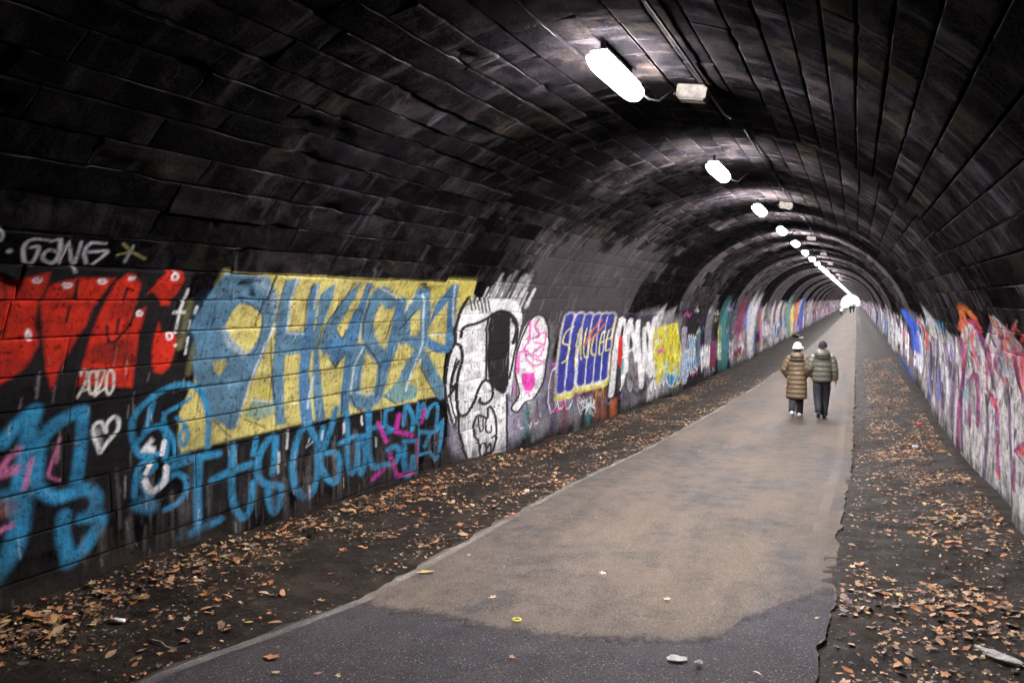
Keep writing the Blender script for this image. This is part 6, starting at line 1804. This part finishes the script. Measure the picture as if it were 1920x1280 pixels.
def shoe(name, ank, toe, mat):
    a, t_ = Vector(ank), Vector(toe); d = (t_-a); d.z = 0; d.normalize(); h = a-d*.06
    V = []; F = []; n = 10
    fl = min(t_.z, a.z-.05)
    prof = [(-.02, .034, .085), (0, .042, .105), (.06, .043, .115), (.11, .044, .085), (.17, .048, .062), (.23, .046, .050), (.265, .030, .036)]
    side = Vector((d.y, -d.x, 0)); lift = (a.z-.09)
    for s_, w, hh in prof:
        c = h+d*s_; base = max(0, lift)*(1-s_/.27)*.9
        for j in range(n):
            q = 2*math.pi*j/n; V.append((c.x+side.x*w*math.cos(q), c.y+side.y*w*math.cos(q), base+hh/2+hh/2*math.sin(q)))
    for i in range(len(prof)-1):
        for j in range(n): F.append((n*i+j, n*i+(j+1) % n, n*i+n+(j+1) % n, n*i+n+j))
    F += [tuple(range(n))[::-1], tuple(n*(len(prof)-1)+j for j in range(n))]
    return mesh(name, V, F, mat, True)
def trousers(name, legR, legL, mat):
    rings = [(0, 0, .80, .165, .11), (0, 0, .88, .172, .118), (0, 0, .96, .165, .112), (0, 0, 1.02, .15, .10)]
    parts = [loft('x', rings, mat, 16)]
    for sx, leg in ((1, legR), (-1, legL)):
        k_, a, _ = leg
        P = [(sx*.083, 0, .90), (sx*.088, (k_[1])*.5, .70), k_, ((k_[0]+a[0])/2, (k_[1]+a[1])/2-.012, (k_[2]+a[2])/2), (a[0], a[1], a[2]+.03), (a[0], a[1]+.005, a[2]-.015)]
        parts.append(tube('x', P, [.102, .106, .088, .080, .072, .076], mat, 14))
    V = []; F = []
    for p in parts:
        b = len(V); V += [tuple(v.co) for v in p.vertices]; F += [tuple(b+i for i in f.vertices) for f in p.polygons]
    return mesh(name, V, F, mat, True)
def dome(name, c, rx, ry, rz, mat, zmin=-.35, n=16, m=9, lump=.03):
    V = []; F = []
    for i in range(m+1):
        t_ = math.pi/2-(math.pi/2-math.asin(zmin))*i/m; r = max(.02, math.cos(t_))
        for j in range(n):
            q = 2*math.pi*j/n; l = 1+lump*math.sin(5*q+3*t_)
            V.append((c[0]+rx*r*math.cos(q)*l, c[1]+ry*r*math.sin(q)*l, c[2]+rz*math.sin(t_)))
    for i in range(m):
        for j in range(n): F.append((n*i+j, n*i+n+j, n*i+n+(j+1) % n, n*i+(j+1) % n))
    F += [tuple(range(n)), tuple(n*m+j for j in range(n))[::-1]]
    return mesh(name, V, F, mat, True)
def ringm(name, c, rx, ry, tr, mat, a0=0, a1=2*math.pi, n=18, tilt=0):
    pts = []
    for i in range(n+1):
        q = a0+(a1-a0)*i/n; pts.append((c[0]+rx*math.cos(q), c[1]+ry*math.sin(q), c[2]+tilt*math.sin(q)))
    return tube(name, pts, tr, mat, 10)
# --- man in olive jacket
legR, legL = ((.085, .15, .50), (.065, .13, .09), (.07, .27, .035)), ((-.088, .03, .485), (-.058, -.24, .19), (-.06, -.14, .045))
armR, armL = ((.262, -.04, 1.13), (.285, .02, .885)), ((-.255, -.07, 1.14), (-.20, .07, .93))
J, E = skeleton(armR, armL, legR, legL)
man = obj('person', skin_body('person', J, E, M_SKIN))
tag(man, 'person in olive puffer jacket and black beanie walking away beside the brown coat', 'person', 'people walking in the tunnel')
jk = obj('jacket', loft('jacket', quilt([(.83, 0, 0, .200, .145), (.90, 0, 0, .212, .155), (1.10, 0, 0, .218, .160), (1.30, 0, -.005, .228, .160), (1.40, 0, -.005, .215, .145), (1.47, 0, 0, .13, .115), (1.51, 0, 0, .09, .09)], .105, .016, .83, 1.51), M_COAT_O, 22), man)
obj('sleeve', sleeve('sleeve', [(.155, 0, 1.40), (.220, -.02, 1.31), armR[0], (.28, 0, .95), (.285, .02, .90)], .092, .062, M_COAT_O), jk)
obj('sleeve', sleeve('sleeve', [(-.155, 0, 1.40), (-.220, -.03, 1.31), armL[0], (-.215, .04, .98), (-.20, .06, .95)], .092, .066, M_COAT_O), jk)
hd = obj('hood', dome('hood', (0, -.105, 1.475), .165, .100, .105, M_COAT_O, -.75, 18, 10, .03), jk)
obj('hood_rim', ringm('hood_rim', (0, -.03, 1.51), .115, .105, .030, M_COAT_O, R_(150), R_(390), 16), hd)
obj('hood_shade_strip', ringm('hood_shade_strip', (0, -.118, 1.405), .145, .062, .024, M_HOOD_SHADE, R_(190), R_(350), 14, .02), hd)  # dark strip added under the hood as its painted shade
obj('trousers', trousers('trousers', legR, legL, M_NAVY), man)
for l in (legR, legL): obj('boot', shoe('boot', l[1], l[2], M_SHOE_K), man)
bn = obj('beanie', dome('beanie', (0, .0, 1.655), .094, .112, .112, M_BLACK, -.30), man)
obj('cuff', ringm('cuff', (0, .0, 1.632), .086, .104, .016, M_BLACK), bn)
# --- woman in brown coat
legR2, legL2 = ((.070, .12, .47), (.058, .10, .10), (.06, .23, .04)), ((-.075, .0, .47), (-.062, -.22, .18), (-.064, -.12, .05))
armR2, armL2 = ((.245, -.05, 1.12), (.21, .08, .97)), ((-.285, -.06, 1.10), (-.20, .06, .93))
J, E = skeleton(armR2, armL2, legR2, legL2, .165)
woman = obj('person', skin_body('person', J, E, M_SKIN))
tag(woman, 'person in long brown quilted coat and white hat walking away on the left', 'person', 'people walking in the tunnel')
ct = obj('long_coat', loft('long_coat', quilt([(.44, .0, -.01, .225, .175), (.52, 0, -.01, .232, .182), (.75, 0, 0, .222, .172), (.98, 0, 0, .205, .158), (1.12, 0, 0, .196, .150), (1.30, 0, 0, .205, .152), (1.39, 0, 0, .195, .140), (1.46, 0, 0, .12, .11), (1.50, 0, 0, .085, .085)], .106, .020, .44, 1.50), M_COAT_B, 22), woman)
obj('sleeve', sleeve('sleeve', [(.14, 0, 1.385), (.205, -.02, 1.30), armR2[0], (.22, .05, 1.0), (.21, .07, .985)], .088, .066, M_COAT_B), ct)
obj('sleeve', sleeve('sleeve', [(-.14, 0, 1.385), (-.215, -.03, 1.29), armL2[0], (-.225, .02, .98), (-.20, .05, .94)], .088, .066, M_COAT_B), ct)
hd = obj('hood', dome('hood', (0, -.098, 1.44), .150, .080, .090, M_COAT_B, -.7, 18, 10, .04), ct)
obj('hood_rim', ringm('hood_rim', (0, -.03, 1.49), .11, .10, .028, M_COAT_B, R_(150), R_(390), 16), hd)
obj('hood_shade_strip', ringm('hood_shade_strip', (0, -.11, 1.365), .14, .06, .020, M_HOOD_SHADE, R_(190), R_(350), 14, .02), hd)  # same dark strip in place of shade below this hood
obj('trousers', trousers('trousers', legR2, legL2, M_CHAR), woman)
for l in (legR2, legL2): obj('trainer', shoe('trainer', l[1], l[2], M_SHOE_W), woman)
obj('hair', dome('hair', (0, -.02, 1.575), .085, .09, .075, M_HAIR, -.8), woman)
ht = obj('hat', dome('hat', (.0, .0, 1.645), .098, .115, .115, M_WHITE, -.35), woman)
obj('brim', ringm('brim', (.0, .0, 1.615), .098, .115, .022, M_WHITE), ht)
obj('pompom_flap', dome('pompom_flap', (.10, .05, 1.60), .035, .04, .05, M_WHITE, -.8), ht)
def stand(p, x, y, s, rz=0):
    p.location = (x, y, path_z(x, y)); p.scale = (s, s, s); p.rotation_euler = (0, 0, rz)
stand(woman, -1.26, 19.75, 1.035, R_(-4)); stand(man, -.69, 19.45, 1.035, R_(2))
def copy_tree(o, parent=None):
    c = o.copy(); COL.objects.link(c); c.parent = parent
    for ch in o.children: copy_tree(ch, c)
    return c
for (x, y, lb, top) in [(-2.7, 172, 'tiny far-off person at the left edge of the path by the wall', M_WHITE), (-1.05, 182, 'left one of two tiny dark figures before the tunnel mouth', M_BLACK), (-.45, 186, 'right one of two tiny dark figures before the tunnel mouth', M_CHAR)]:
    c = copy_tree(man); stand(c, x, y, 1.0); c['label'] = lb; c['group'] = 'distant walkers'
    for ch in c.children:
        if ch.name.startswith('jacket'):
            for q in [ch]+list(ch.children):
                q.material_slots[0].link = 'OBJECT'; q.material_slots[0].material = top if q is not None else None

# ---------------------------------------------------------------- fallen leaves
def leaf_mat(name, c):
    k = NB(name); p = k.obc(); f = k.noise(p, 24, 4, .7)
    col = k.ramp(f, [(.3, tuple(v*.55 for v in c)), (.7, c)]); return k.set(Base_Color=col, Roughness=.6, Normal=k.bump(f, .4, .004))
LM = [leaf_mat('leaf_'+n_, c) for n_, c in (('tan', (.39, .215, .10)), ('orange', (.41, .155, .05)), ('brown', (.17, .08, .04)), ('pale', (.47, .33, .19)), ('umber', (.075, .041, .026)), ('yellow', (.45, .32, .095)), ('grey', (.19, .155, .13)))]
def leaf_shape(rng, lobes):
    n = 10; V = [(0, 0, 0)]; F = []
    cu, cv_, tw = rng.uniform(-.8, 1.5), rng.uniform(-.8, 1.4), rng.uniform(-.6, .6)
    for i in range(n):
        q = 2*math.pi*i/n+rng.uniform(-.1, .1); r = .5*(1 if i % 2 == 0 else (.55 if lobes else .88))*rng.uniform(.8, 1.1)
        x = r*math.cos(q)*(1.0 if lobes else 1.25); y = r*math.sin(q)*(.85 if lobes else .6)
        V.append((x, y, cu*x*x*.55+cv_*y*y*.55+tw*x*y))
    for i in range(n): F.append((0, 1+i, 1+(i+1) % n))
    V += [(-.5, .012, cu*.12), (-.5, -.012, cu*.12), (-.85, 0, cu*.2)]; F.append((n+1, n+2, n+3))
    z0 = min(v[2] for v in V); return [(a, b, c-z0) for a, b, c in V], F
lrng = np.random.RandomState(77)
LSH = [leaf_shape(lrng, i % 3 != 2) for i in range(9)]
LME = [[mesh('fallen_leaf', v, f, m) for m in LM] for v, f in LSH]
pts = []
def try_leaf(x, y, side, smin=.045, smax=.13):
    s = smin+(smax-smin)*lrng.rand()**1.6*(1.3 if lrng.rand() < .1 else 1)
    pts.append((x, y, s, side))
i = 0
while i < 9500:            # left verge
    y = 3.0+32*lrng.rand()**1.45; a = CX-R+.12; b = float(XL(y))-.02; x = a+(b-a)*lrng.rand(); i += 1
    wl = x-a; wr = b-x
    dens = .9*math.exp(-((wl-.35)/.26)**2)+.38*math.exp(-(wr/.35)**2)*float(sstep(5.5, 8, y))+.03+.40*float(sstep(.55, .68, fbm(x*1.6, y*1.1, 101, 2)))
    dens *= .35+.9*float(vn(x*2.3, y*1.3, 103))
    if y < 5.5 and wl > .9: dens *= .35
    if lrng.rand() < dens*1.15: try_leaf(x, y, 'left', .03, .10)
i = 0
while i < 11500:            # right verge
    y = 4.2+34*lrng.rand()**1.35; a = float(XR(y))+.05; b = CX+R-.06; x = a+(b-a)*lrng.rand(); i += 1
    cl = float(sstep(.40, .62, fbm(x*2.0, y*.9, 111, 3)))
    dens = .10+.8*cl
    if x-a < .28 and y > 7.5: dens *= .12
    if 7.2 < y < 9.0 and x < .6: dens *= .25
    if lrng.rand() < dens*1.15: try_leaf(x, y, 'right', .03, .09)
for i in range(46):        # strays on the path
    y = 3.6+18*lrng.rand()**1.5; x = float(XL(y))+(float(XR(y))-float(XL(y)))*lrng.rand()**1.6; pts.append((x, y, lrng.uniform(.025, .05), 'path'))
def vis_size(p):
    X, Yp, d = project(np.array([p[0], p[1], .1]))
    return p[2]/max(.5, d) if (-20 < X < 1940 and Yp < 1300 and d > .3) else 0
vsz = np.array([vis_size(p) for p in pts]); keep = {}
for sd_, nmax in (('left', 140), ('right', 140), ('path', 30)):
    idx = [i for i in range(len(pts)) if pts[i][3] == sd_ and vsz[i] > 0]; idx.sort(key=lambda i: -vsz[i])
    for i in idx[:nmax]: keep[i] = sd_
LLAB = dict(left='loose curled brown leaf lying on the earth verge by the left wall', right='loose curled brown leaf lying on the earth verge by the right wall', path='small stray leaf lying out on the asphalt path')
LGRP = dict(left='large leaves on the left verge', right='large leaves on the right verge', path='stray leaves on the path')
stuff = {'left': ([], [], []), 'right': ([], [], []), 'path': ([], [], [])}
wts = np.array([.26, .22, .2, .1, .12, .05, .05])
for i, (x, y, s, sd_) in enumerate(pts):
    if vsz[i] <= 0: continue
    si = lrng.randint(9); mi = lrng.choice(7, p=wts); rz, rx, ry = lrng.uniform(0, 6.28), lrng.uniform(-.35, .35), lrng.uniform(-.35, .35)
    z = (path_z(x, y) if sd_ == 'path' else float(ground_z(x, y)))+.004+s*.08+(lrng.rand()*.03 if sd_ == 'left' and x < CX-R+.7 else 0)
    if i in keep:
        o = obj('fallen_leaf', LME[si][mi]); o.location = (x, y, z); o.rotation_euler = (rx, ry, rz); o.scale = (s, s, s); tag(o, LLAB[sd_], 'leaf', LGRP[sd_])
    else:
        Mx = Matrix.LocRotScale(Vector((x, y, z)), Matrix.Rotation(rz, 3, 'Z') @ Matrix.Rotation(rx, 3, 'X') @ Matrix.Rotation(ry, 3, 'Y'), Vector((s, s, s)))
        V, F, MI = stuff[sd_]; b = len(V)
        V += [Mx @ Vector(v) for v in LSH[si][0]]; F += [tuple(b+j for j in f) for f in LSH[si][1]]; MI += [mi]*len(LSH[si][1])
for sd_, (V, F, MI) in stuff.items():
    if not V: continue
    me = mesh('leaf_litter', V, F, LM); me.polygons.foreach_set('material_index', MI)
    o = obj('leaf_litter', me); tag(o, {'left': 'litter of small brown leaves along the left wall', 'right': 'litter of small brown leaves along the right wall', 'path': 'tiny leaf scraps scattered on the path'}[sd_], 'leaf litter', kind='stuff')
# crumbled scraps of leaf between the whole ones
frng = np.random.RandomState(31)
for sd_ in ('left', 'right'):
    V = []; F = []; MI = []
    for i in range(11000):
        y = 3.2+24*frng.rand()**1.5
        a, b = (CX-R+.1, float(XL(y))-.01) if sd_ == 'left' else (float(XR(y))+.04, CX+R-.05)
        x = a+(b-a)*frng.rand()
        dn = .04+.96*float(sstep(.48, .66, fbm(x*2.4, y*1.2, 131, 3)))
        if sd_ == 'left': dn = max(dn*.7, .9*math.exp(-((x-a-.35)/.3)**2))
        if frng.rand() > dn: continue
        if sd_ == 'right' and x-a < .25 and frng.rand() < .7: continue
        s = frng.uniform(.008, .024); q = frng.uniform(0, 6.28); z = float(ground_z(x, y))+.004; b0 = len(V)
        for j in range(4):
            r = s*frng.uniform(.6, 1.3)*(1 if j % 2 else .6); V.append((x+r*math.cos(q+j*1.57), y+r*math.sin(q+j*1.57), z+frng.uniform(0, .9)*s))
        F.append((b0, b0+1, b0+2, b0+3)); MI.append(int(frng.choice(7, p=[.25, .16, .26, .09, .16, .03, .05])))
    me = mesh('leaf_scraps', V, F, LM); me.polygons.foreach_set('material_index', MI)
    o = obj('leaf_scraps', me); tag(o, 'crumbled leaf scraps strewn over the '+sd_+' verge', 'leaf litter', kind='stuff')
for x, y, s, mi, si, lb in [(-3.33, 5.68, .13, 5, 2, 'long yellow leaf on the pale asphalt next to the left edge line'), (-1.93, 6.26, .11, 3, 1, 'pale tan leaf lying alone in the middle of the light asphalt'), (-2.54, 5.35, .10, 3, 0, 'pale leaf just beyond the edge of the dark asphalt patch'), (-3.33, 3.75, .13, 1, 3, 'reddish-brown curled leaf on the dark foreground asphalt'), (-1.96, 4.41, .07, 1, 4, 'small orange leaf at the bottom centre of the dark asphalt'), (-1.29, 5.87, .09, 3, 6, 'pale leaf near the corner of the dark asphalt patch'), (-3.22, 6.27, .06, 5, 7, 'small yellow leaf near the left edge line'), (-3.70, 4.2, .09, 0, 5, 'tan leaf lying on the worn left edge line')]:
    o = obj('fallen_leaf', LME[si][mi]); o.location = (x, y, path_z(x, y)+.012); o.scale = (s, s*.8, s*.6); o.rotation_euler = (0, 0, s*77); tag(o, lb, 'leaf', 'large leaves on the path')

# ---------------------------------------------------------------- small litter
M_PAPER = simple('white_paper', (.72, .70, .69), .8, .12, 20, 0, .5, .006)
M_PAPER2 = simple('dirty_paper', (.30, .28, .265), .85, .35, 40, 0, .6, .01)
M_YEL = simple('yellow_plastic', (.62, .55, .06), .4, .1, 20)
M_REDP = simple('red_plastic', (.6, .03, .03), .4, .1, 20)
M_BAG = simple('black_plastic', (.012, .012, .013), .35, .2, 12)
M_GRIT = simple('dark_grit', (.13, .105, .085), .8, .5, 30)
M_PEB = simple('pale_pebble', (.50, .47, .45), .7, .2, 30)
M_TWIG = simple('grey_twig', (.16, .13, .11), .8, .3, 40)
def crumple(name, sx, sy, sz, mat, seed, n=14, m=8):
    r = np.random.RandomState(seed); V = []; F = []
    for i in range(m+1):
        t_ = math.pi*i/m
        for j in range(n):
            q = 2*math.pi*j/n; l = .65+.7*float(vn(j*.9 % n, i*1.1, seed)) if 0 < i < m else .9
            V.append((sx*max(.04, math.sin(t_))*math.cos(q)*l, sy*max(.04, math.sin(t_))*math.sin(q)*l, max(0, sz*(1-math.cos(t_))*l*.5)))
    for i in range(m):
        for j in range(n): F.append((n*i+j, n*i+(j+1) % n, n*i+n+(j+1) % n, n*i+n+j))
    F += [tuple(range(n))[::-1], tuple(n*m+j for j in range(n))]
    return mesh(name, V, F, mat)
def put(name, me, x, y, z, rz, lb, cat):
    o = obj(name, me); o.location = (x, y, z); o.rotation_euler = (0, 0, rz); return tag(o, lb, cat)
E_ = lambda x, y: float(ground_z(x, y))
put('crumpled_tissue', crumple('crumpled_tissue', .14, .045, .04, M_PAPER2, 3, 18, 8), .90, 5.76, E_(.90, 5.76)+.005, R_(-40), 'long crumpled white tissue among leaves on the right verge', 'tissue')
put('flattened_paper', crumple('flattened_paper', .060, .045, .010, M_PAPER2, 8, 20, 8), -1.0, 4.83, path_z(-1.0, 4.83)+.010, .3, 'flattened white paper scrap on the foreground asphalt', 'paper')
put('pebble', crumple('pebble', .024, .020, .032, M_PEB, 5), -.85, 4.80, path_z(-.85, 4.80)+.010, 0, 'pale round pebble beside the flattened white paper', 'pebble')
put('plastic_ring', ringm('plastic_ring', (0, 0, .010),   .028, .028, .007, M_YEL), -2.17, 4.97, path_z(-2.17, 4.9)+.008, 0, 'small yellow plastic ring at the edge of the dark asphalt', 'ring')
put('paper_stub', tube('paper_stub', [(-.05, 0, .018), (.05, 0, .018)], .018, M_PAPER, 10), -4.77, 3.8, E_(-4.77, 3.8)+.004, .3, 'short white paper roll on the earth by the left wall', 'paper roll')
put('red_wrapper', crumple('red_wrapper', .06, .05, .05, M_REDP, 12), 1.29, 18.33, E_(1.29, 18.33), .2, 'small red wrapper at the foot of the right wall', 'wrapper')
put('white_wrapper', crumple('white_wrapper', .05, .04, .05, M_PAPER, 13), 1.03, 15.59, E_(1.03, 15.59), .2, 'small white wrapper on the right verge', 'wrapper')
put('rubbish_bag', crumple('rubbish_bag', .38, .6, .34, M_BAG, 14), -4.9, 76, E_(-4.9, 76), 0, 'black rubbish bag slumped at the foot of the far left wall', 'bag')
put('white_carton', crumple('white_carton', .22, .35, .18, M_PAPER2, 15), -4.4, 73, E_(-4.4, 73), 0, 'pale crushed carton beside the black bag', 'carton')
put('twig', tube('twig', [(-.14, 0, .012), (-.03, .02, .016), (.06, .005, .012), (.13, .03, .010)], [.007, .008, .006, .003], M_TWIG, 6), -4.15, 3.62, E_(-4.15, 3.62), -.2, 'thin grey twig on the left earth verge', 'twig')
put('twig', tube('twig', [(-.12, 0, .012), (0, .02, .02), (.10, -.02, .012)], [.006, .006, .003], M_TWIG, 6), -4.6, 5.0, E_(-4.6, 5.0), .4, 'short bent twig further along the left verge', 'twig')
srng = np.random.RandomState(9)
SV = []; SF = []
for i in range(900):       # crumbs of stone and broken asphalt
    left = srng.rand() < .45; y = 3+14*srng.rand()**1.4
    x = (CX-R+.1+(float(XL(y))-CX+R-.1)*srng.rand()) if left else float(XR(y))+(CX+R-.1-float(XR(y)))*srng.rand()**1.5
    s = srng.uniform(.006, .016); z = E_(x, y); b = len(SV)
    for dx, dy_, dz in ((1, 0, .3), (0, 1, .2), (-1, 0, .3), (0, -1, .2), (0, 0, 1.1)): SV.append((x+dx*s*srng.uniform(.7, 1.2), y+dy_*s*srng.uniform(.7, 1.2), z+dz*s))
    SF += [(b, b+1, b+4), (b+1, b+2, b+4), (b+2, b+3, b+4), (b+3, b, b+4)]
o = obj('grit', mesh('grit', SV, SF, M_GRIT)); tag(o, 'loose grit strewn over the earth verges', 'grit', kind='stuff')

# ---------------------------------------------------------------- trees beyond the far mouth
M_LEAF = simple('tree_foliage', (.06, .085, .03), .7, .4, 2)
M_BARK = simple('tree_bark', (.09, .07, .055), .9, .3, 6)
def tree(x, y, h, seed, lb):
    r = np.random.RandomState(seed); t_ = empty('broadleaf_tree', (x, y, -1.0))
    obj('trunk', tube('trunk', [(0, 0, 0), (.1, 0, h*.3), (0, .1, h*.6), (.1, .1, h*.85)], [.25, .2, .13, .05], M_BARK, 8), t_)
    V = []; F = []
    for i in range(900):
        d = r.randn(3); d /= np.linalg.norm(d); q = r.rand()**.4
        c = np.array([d[0]*h*.32, d[1]*h*.32, d[2]*h*.34])*q*(1+.3*math.sin(5*d[0]+4*d[2])); c[2] += h*.62
        a, b_ = r.randn(3)*.22, r.randn(3)*.22; b0 = len(V); V += [tuple(c-a), tuple(c+b_), tuple(c+a), tuple(c-b_)]; F.append((b0, b0+1, b0+2, b0+3))
    obj('crown', mesh('crown', V, F, M_LEAF), t_); tag(t_, lb, 'tree', 'trees beyond the tunnel mouth')
tree(-13.5, 392, 8, 1, 'green tree left of the path just outside the far tunnel mouth'); tree(11, 420, 9, 2, 'green tree right of the path outside the far tunnel mouth'); tree(-12, 450, 7, 3, 'green tree farther out on the left beyond the tunnel mouth')
